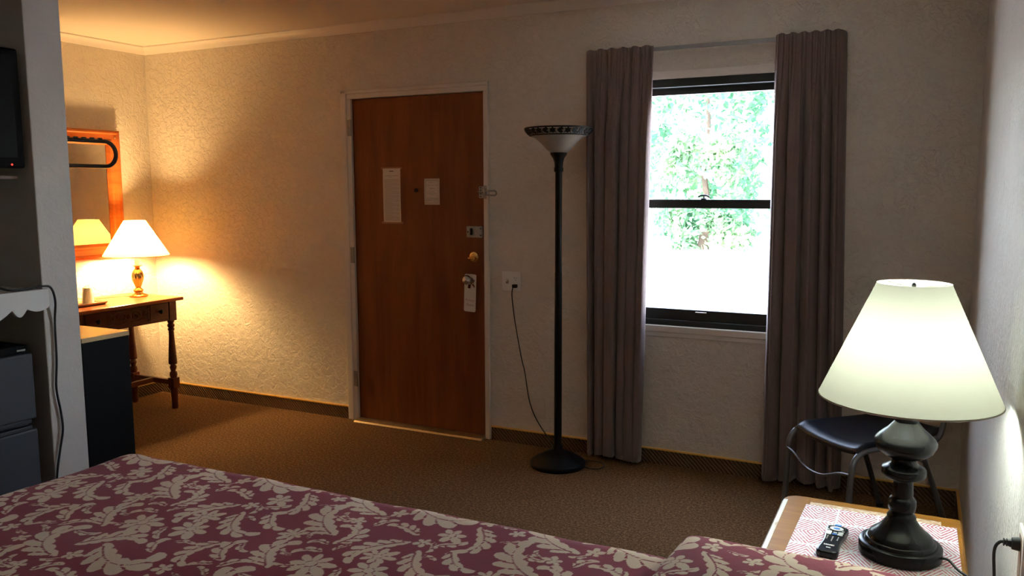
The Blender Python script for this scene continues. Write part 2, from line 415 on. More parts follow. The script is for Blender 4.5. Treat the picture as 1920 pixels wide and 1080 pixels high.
sub(MB().tube([(-2.492, -.024, 1.450), (-2.492, -.024, 1.492)], .007, 12), 'guard_pivot', 'chrome', jp, smooth=True)
u = [(-2.492, -.026, 1.479), (-2.45, -.030, 1.479)] + [(-2.425 + .013 * math.cos(a), -.032, 1.466 + .013 * math.sin(a)) for a in np.linspace(PI / 2, -PI / 2, 9)] + [(-2.45, -.030, 1.453), (-2.492, -.026, 1.456)]
sub(MB().tube(u, .0048, 10), 'swing_bar', 'aged_chrome', jp, smooth=True)
MB().box(D1 + .0005, D1 + .0028, -.008, .012, .925, .99).build('strike_plate', 'aged_chrome', door)

# papers on the door
def paper(name, label, cat, x0, x1, z0, z1, tilt=0.0):
    p = thing(name, label, cat, ((x0 + x1) / 2, .003, z0))
    def bow(x, z): return .0030 - .0018 * math.sin((z - z0) / (z1 - z0) * PI)
    m = MB(); n = 10; V = []; F = []
    for i in range(n + 1):
        z = z0 + (z1 - z0) * i / n
        for x in (x0, x1): V.append((x, bow(x, z) - .0012, z))
    for i in range(n): F.append((2 * i, 2 * i + 1, 2 * i + 3, 2 * i + 2))
    m.add(V, F).build('sheet', 'paper', p, solid=.0004)
    return p
def print_lines(p, name, mat, rows, x0, x1, y, ragged=0.0, cols=None):
    m = MB(); rnd = random.Random(3)
    for (z, h, a, b) in rows:
        xa, xb = x0 + (x1 - x0) * a, x0 + (x1 - x0) * b
        x = xa
        while x < xb:
            w_ = rnd.uniform(.004, .014); e = min(xb, x + w_)
            m.add([(x, y, z), (e, y, z), (e, y, z + h), (x, y, z + h)], [(0, 1, 2, 3)]); x = e + .002
    return m.build(name, mat, p)
nx0, nx1, nz0, nz1 = -3.217, -3.088, 1.288, 1.617
n1 = paper('notice_sheet', 'long narrow printed notice sheet taped to the brown door beside the peephole', 'notice', nx0, nx1, nz0, nz1)
yy = -.0004
print_lines(n1, 'heading_print', 'ink', [(nz1 - .020, .006, .38, .62)], nx0, nx1, yy)
rows = [(nz1 - .046, .0035, .14, .90), (nz1 - .055, .002, .36, .52)]
z = nz1 - .068
k = 0
while z > nz0 + .016:
    rows.append((z, .0016, .10 if k % 7 else .16, .93 if k % 6 != 4 else .55)); z -= .0042; k += 1
rows.append((nz0 + .012, .003, .12, .95))
print_lines(n1, 'body_print', 'ink_faint', rows, nx0, nx1, yy)
for zz in (nz1 - .002, nz0 - .006):
    MB().box(nx0 - .014, nx1 + .012, .0018, .0035, zz - .004, zz + .010).build('tape_strip', 'tape', n1)
cx0, cx1, cz0, cz1 = -2.917, -2.810, 1.397, 1.553
n2 = paper('checkout_card', 'small white card with a ruled border posted right of the peephole', 'notice', cx0, cx1, cz0, cz1)
b = MB(); e = .008; g = .0012
for i in (e, e + .003):
    b.prism([(cx0 + i, cz0 + i), (cx1 - i, cz0 + i), (cx1 - i, cz0 + i + g), (cx0 + i, cz0 + i + g)], 1, yy, yy - .0001)
    b.prism([(cx0 + i, cz1 - i - g), (cx1 - i, cz1 - i - g), (cx1 - i, cz1 - i), (cx0 + i, cz1 - i)], 1, yy, yy - .0001)
    b.prism([(cx0 + i, cz0 + i), (cx0 + i + g, cz0 + i), (cx0 + i + g, cz1 - i), (cx0 + i, cz1 - i)], 1, yy, yy - .0001)
    b.prism([(cx1 - i - g, cz0 + i), (cx1 - i, cz0 + i), (cx1 - i, cz1 - i), (cx1 - i - g, cz1 - i)], 1, yy, yy - .0001)
b.build('border_print', 'ink_faint', n2)
cc = (cx0 + cx1) / 2
text_mesh('heading_print', 'NOTICE', .0085, 'ink_faint', n2, (cc, yy, cz1 - .024))
text_mesh('line_print', 'CHECK OUT TIME', .0082, 'ink_faint', n2, (cc, yy, cz1 - .040))
text_mesh('line_print', 'IS', .0065, 'ink_faint', n2, (cc, yy, cz1 - .049))
text_mesh('time_print', '11:00 A.M.', .0090, 'ink', n2, (cc, yy, cz1 - .059))
print_lines(n2, 'small_print', 'ink_faint', [(cz1 - .074, .0016, .25, .72), (cz1 - .080, .0016, .32, .66), (cz1 - .087, .0016, .16, .84), (cz1 - .092, .0016, .22, .76), (cz1 - .098, .0016, .42, .58)]
            + [(cz0 + .040 - i * .0045, .0018, .16, .88 if i < 4 else .5) for i in range(5)] + [(cz0 + .019, .0016, .5, .82)], cx0, cx1, yy)
# privacy tag on the knob
tg = thing('door_hanger_tag', 'white privacy tag hanging from the chrome door knob', 'sign', (-2.601, -.010, .77))
def tagpt(x, z): a = math.radians(-2.2); dx, dz = x + 2.601, z - .97; return (-2.601 + dx * math.cos(a) - dz * math.sin(a), .97 + dx * math.sin(a) + dz * math.cos(a))
cxk, czk = -2.601, .953
outer = rrect(-2.637, -2.558, .765, .990, .010, 4)
hole = []
for k in range(36):                       # round hole with flared cut-outs below
    a = 2 * PI * k / 36; deg = math.degrees(a)
    r_ = .021
    if 200 <= deg <= 345: r_ = .052 if (int((deg - 200) // 24) % 2 == 0) else .026
    if deg < 15 or deg >= 346: r_ = .030
    hole.append((cxk + .004 + r_ * math.cos(a), czk + r_ * math.sin(a) * .95))
hole = [(min(max(x, -2.630), -2.566), z) for x, z in hole]
import bmesh
bm = bmesh.new()
def loop(pts, y): return [bm.verts.new((*(lambda q: (q[0] - tg.location.x, y - tg.location.y, q[1] - tg.location.z))(tagpt(*p)),)) for p in pts]
vo = loop(outer, -.012); vi = loop(hole, -.012)
eo = [bm.edges.new((vo[i], vo[(i + 1) % len(vo)])) for i in range(len(vo))]; ei = [bm.edges.new((vi[i], vi[(i + 1) % len(vi)])) for i in range(len(vi))]
bmesh.ops.triangle_fill(bm, edges=eo + ei, use_beauty=True)
me = bpy.data.meshes.new('card'); bm.to_mesh(me); bm.free(); me.materials.append(MATS['tag_card'])
co_ = bpy.data.objects.new('card', me); COL.objects.link(co_); co_.parent = tg
md = co_.modifiers.new('thickness', 'SOLIDIFY'); md.thickness = .0012; md.offset = 0
for s_, dz in (('Privacy', .834), ('Please', .806)):
    q = tagpt(-2.598, dz); text_mesh('print', s_, .022, 'ink_faint', tg, (q[0], -.0130, q[1]), (PI / 2, math.radians(2.2), 0), .25)

# ------------------------------------------------------------------ window
win = place('window_1', ((WX0 + WX1) / 2, .05, WZ0))
fr = MB()
fr.box(WX0, WX0 + .05, .0, .10, WZ0, WZ1).box(WX1 - .05, WX1, .0, .10, WZ0, WZ1)
fr.box(WX0 + .05, WX1 - .05, .0, .10, WZ1 - .042, WZ1).box(WX0 + .05, WX1 - .05, .0, .10, WZ0, WZ0 + .03)
fr.build('window_frame', 'window_frame_dark', win, bevel=.003)
def sash(name, z0, z1, y0, y1, bot, top):
    m = MB(); a, b = WX0 + .05, WX1 - .05
    m.box(a, a + .035, y0, y1, z0, z1).box(b - .035, b, y0, y1, z0, z1).box(a + .035, b - .035, y0, y1, z0, z0 + bot).box(a + .035, b - .035, y0, y1, z1 - top, z1)
    s_ = m.build(name, 'window_frame_dark', win, bevel=.002)
    pn = MB().box(a + .03, b - .03, (y0 + y1) / 2 - .002, (y0 + y1) / 2 + .002, z0 + bot - .005, z1 - top + .005).build('pane', 'window_glass', None, org=win.location)
    pn.parent = s_; pn.location = (0, 0, 0); return s_
up_s = sash('upper_sash', 1.388, WZ1 - .042, .055, .085, .040, .034)
lo_s = sash('lower_sash', WZ0 + .03, 1.432, .018, .048, .058, .046)
lk = MB().lathe([(.016, 0), (.016, .006), (.006, .010), (.006, .016)], (-1.236, .034, 1.432), 20)
lk.tube(bez([(-1.262, .026, 1.446), (-1.245, .022, 1.453), (-1.220, .024, 1.452), (-1.208, .030, 1.444)], 16), .0045, 8)
lk.build('sash_lock', 'window_frame_dark', win, smooth=True)
MB().box(-1.262, -1.202, .010, .018, .836, .844).build('sash_lift', 'chrome', win, bevel=.002)
MB().box(WX0 - .035, WX1 + .035, -.010, 0, WZ1 + .0, WZ1 + .042).build('head_casing', 'trim_paint', win, bevel=.004)
MB().box(WX0 - .035, WX1 + .035, -.014, 0, WZ0 - .038, WZ0).build('sill', 'trim_paint', win, bevel=.005)
MB().box(WX0 - .035, WX1 + .035, -.007, 0, WZ0 - .062, WZ0 - .038).build('apron', 'trim_paint', win, bevel=.003)

# ------------------------------------------------------------------ curtains
rod = thing('curtain_rod', 'thin grey curtain rod crossing above the window between the curtains', 'curtain rod', (-1.21, -.07, 2.19))
MB().prism(rrect(-.056, -.048, 2.186, 2.207, .003, 3), 0, -1.835, -.60).build('rail', 'rod_metal', rod, bevel=.001)
for x in (-1.835, -.60): MB().box(x - .004, x + .004, -.052, -.001, 2.188, 2.205).build('return_bracket', 'rod_metal', rod, bevel=.001)
def curtain(label, xin, xout, xin_b, xout_b, ztop, zbot, seed):
    """pleated panel: inner edge towards the glass, outer edge wrapping back to the wall"""
    rnd = random.Random(seed); NU, NV = 300, 56; sgn = 1 if xout > xin else -1
    folds = []; a = 0.0
    while a < 1: w_ = rnd.uniform(.12, .27); folds.append((a, w_, rnd.uniform(.55, 1.0))); a += w_
    tot = a
    def deep(u):                      # broad folds: rounded crest, narrow valley
        q = u * tot
        for (s0, w_, h) in folds:
            if q <= s0 + w_ + 1e-9:
                t_ = (q - s0) / w_; return h * (1 - abs(2 * t_ - 1) ** 3.6)
        return 0
    pl = [rnd.uniform(0, 2 * PI) for _ in range(4)]
    def fine(u): return .5 + .28 * math.sin(2 * PI * 14 * u + pl[0] + 2.2 * math.sin(7 * u + pl[3])) + .22 * math.sin(2 * PI * 25 * u + pl[1] + 3.1 * math.sin(9 * u))
    V = []; F = []
    for iv in range(NV + 1):
        v = iv / NV; z = ztop + (zbot - ztop) * v
        g = min(1, max(0, (v - .02) / .22)) ; g = g * g * (3 - 2 * g)
        xi = xin + (xin_b - xin) * v; xo = xout + (xout_b - xout) * v
        for iu in range(NU + 1):
            u = iu / NU
            if u < .88:
                q = u / .88; x = xi + (xo - sgn * .028 - xi) * q
                d = (1 - g) * .009 * fine(u) + g * (.068 * deep(u) + .004 * fine(u))
                x += g * .010 * math.sin(2 * PI * 6.3 * u + pl[2]) * (1 if .04 < u < .84 else 0)
                y = -.064 - d
            else:
                q = (u - .88) / .12; aa = min(1, q / .5) * PI / 2
                x = xo - sgn * .028 + sgn * .028 * math.sin(aa); y = -.064 - .010 * g * (1 - q) + .028 * (1 - math.cos(aa)) + max(0, (q - .5) / .5) * .030
            zz = z
            if iv == 0: zz = ztop + .004 * math.sin(40 * u + seed)
            if u > .80: zz -= max(0, 1 - v * 14) * .030 * (1 - math.sqrt(max(0, 1 - ((u - .80) / .20) ** 2)))
            if iv == NV: zz = zbot + .010 * math.sin(7 * u + seed) - .004 * deep(u)
            V.append((x, y, zz))
    W1 = NU + 1
    for iv in range(NV):
        for iu in range(NU): F.append((iv * W1 + iu, iv * W1 + iu + 1, (iv + 1) * W1 + iu + 1, (iv + 1) * W1 + iu))
    o = MB().add(V, F).build('curtain', 'curtain_cloth', None, org=((xin + xout) / 2, -.06, zbot), solid=.003)
    o.data.polygons.foreach_set('use_smooth', [True] * len(o.data.polygons))
    return tag(o, label, 'curtain', 'curtains at the window')
curtain('brown pleated curtain hanging behind the black floor lamp', -1.486, -1.862, -1.520, -1.838, 2.214, .032, 4)
curtain('brown pleated curtain hanging behind the dark blue chair', -.884, -.572, -.884, -.515, 2.218, .040, 11)

# ------------------------------------------------------------------ wall plates
pl = thing('outlet_plate', 'white two gang wall plate with switch and outlet beside the door', 'wall outlet', (-2.331, 0, .904))
MB().prism(rrect(-2.391, -2.271, .904, 1.016, .004, 3), 1, -.006, 0).build('plate', 'white_plastic', pl, bevel=.002)
MB().prism(rrect(-2.318, -2.286, .925, .996, .003, 3), 1, -.0075, -.006).build('receptacle', 'white_plastic', pl)
for zz in (.976,):
    for xx, hh in ((-2.309, .008), (-2.296, .0065)): MB().box(xx - .0012, xx + .0012, -.0082, -.0072, zz, zz + hh).build('slot', 'slot_dark', pl)
    MB().tube([(-2.3025, -.0072, zz - .008), (-2.3025, -.0082, zz - .008)], .0024, 10).build('slot', 'slot_dark', pl)
MB().box(-2.362, -2.352, -.018, -.006, .958, .972).build('switch_toggle', 'white_plastic', pl, bevel=.002)
MB().box(-2.366, -2.348, -.0068, -.006, .945, .966).build('switch_slot', 'ink_faint', pl)
bp = MB().prism(rrect(-2.205, -2.120, .165, .285, .004, 3), 1, -.005, 0).build('blank_wall_plate', 'plate_painted', None, org=(-2.162, 0, .165), bevel=.002)
tag(bp, 'blank painted-over wall plate low behind the floor lamp cord', 'wall plate')

# ------------------------------------------------------------------ floor lamp
LX, LY = -1.925, -.265
fl = thing('floor_lamp', 'tall black torchiere floor lamp with a frosted bowl shade', 'lamp', (LX, LY, 0))
MB().lathe([(.146, 0), (.150, .006), (.150, .020), (.146, .026), (.140, .029), (.118, .046), (.092, .058), (.086, .063), (.082, .064), (.060, .076), (.038, .084), (.028, .088), (.026, .092), (.026, .112), (.022, .116), (.018, .118)],
           (LX, LY, 0), 48, mod=lambda a, z: 1 + (.010 * math.cos(36 * a) if .03 < z < .06 else 0)).build('base', 'bronze_black', fl, smooth=True)
MB().lathe([(.0205, .116), (.0205, .55), (.0195, 1.05), (.0185, 1.05), (.0180, 1.59)], (LX, LY, 0), 24).build('pole', 'bronze_black', fl, smooth=True)
MB().lathe([(.0185, 1.575), (.024, 1.580), (.024, 1.596), (.021, 1.602), (.023, 1.625), (.030, 1.648), (.042, 1.664), (.044, 1.670), (.044, 1.676), (.02, 1.677)], (LX, LY, 0), 32).build('neck_cup', 'bronze_black', fl, smooth=True)
prof = [(.020, 1.672), (.040, 1.676), (.062, 1.694), (.082, 1.716), (.102, 1.737), (.122, 1.752), (.145, 1.763), (.160, 1.775), (.170, 1.792)]
bowl = MB().lathe(prof, (LX, LY, 0), 48, caps=False).build('glass_bowl', 'frosted_glass', fl, smooth=60, solid=.004)
ring = MB()
def circ(r, z, n=64): return [(LX + r * math.cos(2 * PI * k / n), LY + r * math.sin(2 * PI * k / n), z) for k in range(n)]
ring.tube(circ(.1745, 1.799), .0042, 8, True); ring.tube(circ(.150, 1.763), .0034, 8, True)
def onb(th, s):   # point on the band at height s
    r = .150 + (.1745 - .150) * s + .006 * math.sin(PI * s); return (LX + (r + .001) * math.cos(th), LY + (r + .001) * math.sin(th), 1.763 + .036 * s)
def rshape(th0, pts, sc):   # leaf-like fret pieces wrapped on the band
    n = len(pts); V = [onb(th0 + x * sc, y) for x, y in pts] + [tuple(Vector(onb(th0 + x * sc, y)) + Vector((math.cos(th0), math.sin(th0), 0)) * .004) for x, y in pts]
    ring.add(V, [tuple(range(n)), tuple(range(2 * n - 1, n - 1, -1))] + [(i, i + n, (i + 1) % n + n, (i + 1) % n) for i in range(n)])
leafp = [(-1, .05), (-.6, .55), (-.75, .75), (-.3, .7), (0, 1.0), (.3, .7), (.75, .78), (.55, .5), (1, .05), (.5, .28), (0, .12), (-.5, .28)]
petal = [(-1, .5), (-.4, .8), (.5, .9), (1, .62), (.35, .48), (1, .3), (.4, .08), (-.4, .2)]
for k in range(14):
    th = 2 * PI * k / 14; rshape(th, leafp, .125); rshape(th + PI / 14, petal, .10)
ring.build('fretwork_band', 'bronze_black', fl, smooth=True)
MB().sphere((LX, LY, 1.72), .022, 16, 10, 1.3).build('bulb', 'white_plastic', fl, smooth=True)
cordp = bez([(-2.302, -.024, .932), (-2.312, -.030, .918), (-2.318, -.022, .86), (-2.300, -.020, .72), (-2.262, -.018, .52), (-2.240, -.020, .44), (-2.210, -.020, .27), (-2.165, -.022, .165), (-2.08, -.05, .075), (-2.02, -.10, .030), (-1.965, -.125, .012), (-1.935, -.13, .020)], 60)
cd_ = MB().tube(cordp, .0032, 8).build('power_cord', 'black_rubber', fl, smooth=True)
pg = MB().box(-2.315, -2.288, -.034, -.0082, .924, .944).build('plug', 'black_rubber', fl, bevel=.004)
MB().tube(bez([(-1.79, -.245, .010), (-1.75, -.26, .006), (-1.70, -.245, .006), (-1.685, -.19, .006), (-1.72, -.14, .006), (-1.78, -.135, .006), (-1.83, -.165, .010)], 40), .003, 8).build('cord_loop', 'black_rubber', fl, smooth=True)

# ------------------------------------------------------------------ console table in the corner
TX0, TX1, TY0, TY1, TZ = XL + .018, -4.700, -1.075, -.250, .770
ct = thing('console_table', 'reddish brown carved console table with turned legs under the mirror', 'table', ((TX0 + TX1) / 2, (TY0 + TY1) / 2, 0))
MB().box(TX0, TX1, TY0, TY1, TZ - .022, TZ).build('table_top', 'table_top_wood', ct, bevel=.005)
ax0, ax1, ay0, ay1 = TX0 + .02, TX1 - .035, TY0 + .035, TY1 - .035
MB().box(ax0, ax1 - .012, ay0, ay1, .615, TZ - .022).build('apron', 'cherry_wood', ct, bevel=.003)
zt, zb = .740, .632
def front(y0, y1, d, name, mat='cherry_wood', parent=ct, z0=zb, z1=zt, bev=.003):
    return MB().box(ax1 - .014, ax1 + d, y0, y1, z0, z1).build(name, mat, parent, bevel=bev)
front(ay0, ay1, -.006, 'front_rail', z0=.615, z1=.634)
for ya, yb in ((ay1 - .215, ay1 - .068), (ay0 + .068, ay0 + .215)):
    dr = front(ya, yb, .002, 'drawer')
    k_ = MB().lathe([(.006, 0), (.006, .010), (.013, .014), (.015, .020), (.010, .026), (.001, .028)], n=18); yc = (ya + yb) / 2
    k_.v = [(ax1 + .002 + z, yc + x, .688 + y) for x, y, z in k_.v]
    ko = k_.build('knob', 'bronze_black', None, org=ct.location, smooth=True); ko.parent = dr; ko.location = (0, 0, 0)
pc = front(ay0 + .235, ay1 - .235, -.002, 'carved_panel')
yc = (ay0 + ay1) / 2; cv = MB()
for sg in (-1, 1):
    for r_, off, turns in ((.034, .052, 1.6), (.024, .128, 1.3)):
        cv.tube([(ax1 + .001, yc + sg * (off + r_ * (1 - t_) * math.cos(turns * 2 * PI * t_)), .686 + r_ * (1 - t_) * math.sin(turns * 2 * PI * t_)) for t_ in np.linspace(0, .95, 34)], .0045, 6)
    cv.tube(bez([(ax1 + .001, yc + sg * .018, .652), (ax1 + .001, yc + sg * .06, .648), (ax1 + .001, yc + sg * .11, .662), (ax1 + .001, yc + sg * .158, .650)], 20), .004, 6)
    cv.tube(bez([(ax1 + .001, yc + sg * .018, .722), (ax1 + .001, yc + sg * .07, .728), (ax1 + .001, yc + sg * .12, .714), (ax1 + .001, yc + sg * .158, .724)], 20), .004, 6)
cv.sphere((ax1 - .002, yc, .687), .016, 14, 8)
o_ = cv.build('scroll_carving', 'cherry_wood', None, org=ct.location, smooth=True); o_.parent = pc; o_.location = (0, 0, 0)
for yb in (ay1 - .226, ay0 + .226): front(yb - .009, yb + .009, .001, 'divider_moulding')
legp = [(.019, 0), (.022, .02), (.020, .035), (.024, .12), (.027, .15), (.027, .152)]
upp = [(.019, .205), (.021, .215), (.026, .235), (.024, .252), (.016, .262), (.018, .27), (.024, .290), (.016, .306), (.028, .312), (.029, .32), (.019, .48), (.0165, .54), (.022, .545), (.022, .556), (.016, .560), (.024, .572), (.025, .582), (.016, .592), (.022, .600), (.024, .612), (.024, .615)]
lx = (ax0 + .05, ax1 - .028); ly = (ay0 + .028, ay1 - .028)
for x in lx:
    for y in ly:
        m = MB().lathe([(r, z_) for r, z_ in legp], (x, y, 0), 20)
        m.box(x - .026, x + .026, y - .026, y + .026, .145, .215)
        m.lathe([(r, z_) for r, z_ in upp], (x, y, 0), 20)
        m.box(x - .027, x + .027, y - .028, y + .028, .612, TZ - .022)
        m.build('leg', 'cherry_wood', ct, smooth=True)
for y in ly: MB().box(lx[0] + .024, lx[1] - .024, y - .013, y + .013, .165, .200).build('side_stretcher', 'cherry_wood', ct, bevel=.003)
xm = (lx[0] + lx[1]) / 2; MB().box(xm - .014, xm + .014, ly[0] + .012, ly[1] - .012, .166, .199).build('long_stretcher', 'cherry_wood', ct, bevel=.003)

# lamp on the console table
CX, CY = -4.985, -.375
cl = thing('table_lamp', 'lit brass swirl table lamp with a pleated shade on the console table', 'lamp', (CX, CY, TZ))
MB().lathe([(.058, 0), (.060, .004), (.060, .010), (.052, .016), (.034, .022), (.028, .026), (.026, .032), (.032, .038), (.033, .046), (.026, .052), (.020, .058), (.017, .066)], (CX, CY, TZ), 8 * 5).build('base', 'brass', cl, smooth=True)
vase = [(.017, .066)] + [(.019 + .022 * math.sin(PI * (t_ ** 1.35)) ** .9 * (1 - .25 * t_), .068 + .120 * t_) for t_ in np.linspace(.02, .97, 30)] + [(.015, .190)]
MB().lathe(vase, (CX, CY, TZ), 72, mod=lambda a, z: 1 + .055 * math.cos(12 * a + 55 * z)).build('swirl_body', 'brass', cl, smooth=60)
MB().lathe([(.015, .190), (.019, .194), (.016, .198), (.018, .204), (.033, .210), (.034, .213), (.012, .214)], (CX, CY, TZ), 32).build('drip_collar', 'brass', cl, smooth=True)
MB().lathe([(.0155, .213), (.0155, .305), (.010, .308)], (CX, CY, TZ), 24).build('candle_sleeve', 'candle_sleeve', cl, smooth=True)
SZ0, SZ1 = 1.050 - TZ, 1.287 - TZ
MB().lathe([(.209, SZ0), (.209, SZ0 + .004), (.070, SZ1 - .004), (.070, SZ1)], (CX, CY, TZ), 120, caps=False, mod=lambda a, z: 1 + .004 * math.cos(60 * a)).build('shade', 'shade_pleat', cl, smooth=True)
MB().tube([(CX + .2095 * math.cos(a), CY + .2095 * math.sin(a), TZ + SZ0) for a in np.linspace(0, 2 * PI, 64, endpoint=False)], .0022, 6, True).build('shade_rim', 'brass', cl, smooth=True)
hp = MB()
for a in (0, PI / 2, PI, 3 * PI / 2): hp.tube([(CX, CY, TZ + .498), (CX + .069 * math.cos(a), CY + .069 * math.sin(a), TZ + SZ1 - .004)], .0015, 6)
hp.tube(bez([(CX, CY + .012, TZ + .31), (CX, CY + .048, TZ + .36), (CX, CY + .04, TZ + .45), (CX, CY, TZ + .498), (CX, CY - .04, TZ + .45), (CX, CY - .048, TZ + .36), (CX, CY - .012, TZ + .31)], 36), .0015, 6)
hp.build('harp', 'brass', cl, smooth=True)
MB().lathe([(.010, .305), (.014, .345), (.038, .390), (.043, .415), (.034, .442), (.014, .458), (.002, .460)], (CX, CY, TZ), 20).build('bulb', 'bulb_warm', cl, smooth=60)
MB().tube(bez([(CX - .01, CY - .055, TZ + .008), (CX - .03, CY - .11, TZ + .012), (CX - .06, CY - .19, TZ + .012), (CX - .11, CY - .24, TZ + .005), (CX - .17, CY - .25, TZ + .004), (XL + .022, CY - .26, TZ + .004)], 50), .0022, 6).build('power_cord', 'cord_gold', cl, smooth=True)

# tray with a wrapped cup
ty = thing('serving_tray', 'small tan plastic tray on the console table', 'tray', (-4.965, -.845, TZ))
MB().prism(rrect(-5.075, -4.855, -.965, -.725, .02), 2, TZ + .001, TZ + .006).build('tray_floor', 'tray_tan', ty)
rim = MB(); a_ = rrect(-5.075, -4.855, -.965, -.725, .02); b_ = rrect(-5.090, -4.840, -.980, -.710, .025); n = len(a_)
rim.add([(x, y, TZ + .003) for x, y in a_] + [(x, y, TZ + .020) for x, y in b_], [(i, (i + 1) % n, (i + 1) % n + n, i + n) for i in range(n)])
rim.build('tray_rim', 'tray_tan', ty, smooth=60, solid=.003)
wc = thing('wrapped_cup', 'upturned white plastic cup in clear wrap on the tan tray', 'cup', (-4.965, -.775, TZ + .007))
MB().lathe([(.034, 0), (.034, .004), (.033, .006), (.025, .094), (.023, .097)], (-4.965, -.775, TZ + .007), 28).build('cup', 'plastic_wrap', wc, smooth=True)
rnd = random.Random(5); cr = MB().lathe([(.037, .0), (.0355, .03), (.033, .06), (.028, .097), (.016, .106), (.008, .112)], (-4.965, -.775, TZ + .007), 22)
cr.v = [(x + rnd.uniform(-.0015, .0015), y + rnd.uniform(-.0015, .0015), z_) for x, y, z_ in cr.v]
t = NT('clear_wrap'); t.fin((.9, .88, .82), .15, 0, .6, None, Alpha=.35)
cr.build('wrap', 'clear_wrap', wc)

# mirror on the left wall
MY0, MY1, MZ0, MZ1 = -1.015, -.286, 1.032, 1.893
mi = thing('wall_mirror', 'large mirror in an orange-brown wood frame above the console table', 'mirror', (XL + .025, (MY0 + MY1) / 2, MZ0))
fwid = .098
MB().box(XL + .001, XL + .020, MY0 + .02, MY1 - .02, MZ0 + .02, MZ1 - .02).build('backing', 'dark_ledge_wood', mi)
MB().box(XL + .020, XL + .026, MY0 + fwid - .01, MY1 - fwid + .01, MZ0 + fwid - .01, MZ1 - fwid + .01).build('mirror_pane', 'mirror_glass', mi)
pf = [(0, .046), (.012, .052), (.020, .052), (.026, .046), (.060, .044), (.070, .048), (.080, .046), (.090, .036), (.098, .028), (.098, .018), (0, .0)]
def fram(c0, c1, inw):
    m = MB(); n = len(pf); V = []
    for (cy, cz), (iy, iz) in ((c0, inw[0]), (c1, inw[1])):
        for (d, h) in pf: V.append((XL + .001 + h, cy + iy * d, cz + iz * d))
    m.add(V, [tuple(range(n)), tuple(range(2 * n - 1, n - 1, -1))] + [(i, i + n, (i + 1) % n + n, (i + 1) % n) for i in range(n)])
    return m.build('frame_rail', 'mirror_wood', mi)
fram((MY0, MZ1), (MY1, MZ1), ((1, -1), (-1, -1))); fram((MY1, MZ1), (MY1, MZ0), ((-1, -1), (-1, 1)))
fram((MY1, MZ0), (MY0, MZ0), ((-1, 1), (1, 1))); fram((MY0, MZ0), (MY0, MZ1), ((1, 1), (1, -1)))
for yy_, zz_ in ((-.325, 1.845), (-.365, 1.868)): MB().sphere((XL + .049, yy_, zz_), .005, 10, 6).build('nail_head', 'chrome', mi, smooth=True)

# clothes rail on the far side of the partition
RX = -3.95
cr_ = thing('clothes_rail', 'black looped clothes rail arm fixed to the far side of the partition', 'clothes rail', (RX, YP1, 1.60))
path = [(RX, YP1 + .004, 1.735), (RX, -1.70, 1.736)] + [(RX, -1.375 + .063 * math.sin(a), 1.6735 + .0625 * math.cos(a)) for a in np.linspace(0, PI, 15)] + [(RX, -1.70, 1.611), (RX, YP1 + .004, 1.612)]
MB().tube(path, .0105, 10).build('looped_bar', 'black_metal', cr_, smooth=True)
for k in range(12):
    y_ = -1.40 - k * .045; MB().box(RX - .008, RX + .008, y_ - .009, y_ + .009, 1.744, 1.753).build('hanger_notch', 'black_metal', cr_, bevel=.002)
MB().box(RX - .02, RX + .02, YP1 + .0005, YP1 + .006, 1.585, 1.765).build('wall_bracket', 'black_metal', cr_, bevel=.002)

# black cabinet behind the partition
cb = thing('low_cabinet', 'black sided low cabinet with a light top beyond the partition', 'cabinet', (-3.7, -1.855, 0))
MB().box(-4.02, -3.402, YP1 + .003, -1.737, .0, .842).build('carcass', 'black_panel', cb, bevel=.002)
MB().box(-4.02, -3.400, YP1 + .003, -1.735, .842, .862).build('top_board', 'cabinet_top_laminate', cb, bevel=.001)
MB().box(-3.96, -3.46, -1.7368, -1.734, .06, .80).build('door_panel', 'black_panel', cb, bevel=.001)

# ------------------------------------------------------------------ alcove: shelf, television, fridge
sh = thing('scalloped_shelf', 'white wall shelf with a scalloped front trim above the fridge', 'shelf', (XA, -2.69, 1.0))
MB().box(XA + .001, XP + .006, -3.248, YP0 - .001, 1.072, 1.094).build('shelf_board', 'shelf_white', sh, bevel=.002)
sc = [(-2.119, 1.095), (-2.119, 1.020)]
def arc(y0, y1, zbase, depth, n=10): return [(y0 + (y1 - y0) * k / n, zbase - depth * math.sin(PI * k / n)) for k in range(n + 1)]
y_ = -2.119; sc = [(y_, 1.095), (y_, 1.024)] + arc(y_, -2.213, 1.022, .014)[1:]
y_ = -2.213
while y_ > -3.24:
    sc += arc(y_, y_ - .062, 1.024, .030, 12)[1:]; y_ -= .062
    sc += arc(y_, y_ - .170, 1.024, .040, 14)[1:]; y_ -= .170
sc = [(max(a, -3.248), b) for a, b in sc] + [(-3.248, 1.095)]
MB().prism(sc, 0, XP + .003, XP + .020).build('scalloped_trim', 'shelf_white', sh, bevel=.002)
tv = thing('television', 'black flat screen television in the alcove with a red standby light', 'television', (XP - .06, -2.62, 1.575))
MB().box(XP - .065, XP - .018, -3.06, -2.152, 1.578, 2.040).build('housing', 'tv_plastic', tv, bevel=.008)
MB().box(XP - .019, XP - .0165, -3.03, -2.182, 1.618, 2.012).build('screen', 'screen_black', tv, bevel=.001)
MB().box(XP - .10, XP - .06, -2.80, -2.45, 1.60, 1.90).build('rear_bulge', 'tv_plastic', tv, bevel=.01)
MB().sphere((XP - .0168, -2.208, 1.592), .0035, 10, 6).build('standby_light', 'red_led', tv, smooth=True)
MB().box(XA + .001, XP - .09, -2.66, -2.59, 1.70, 1.76).build('wall_mount_arm', 'black_metal', tv)
lg = MB().box(XA + .001, XP - .055, -3.248, YP0 - .030, 1.535, 1.550).build('ledge_shelf', 'dark_ledge_wood', None, org=(XA, -2.69, 1.535), bevel=.002)
tag(lg, 'thin wooden ledge shelf below the television in the alcove', 'shelf')
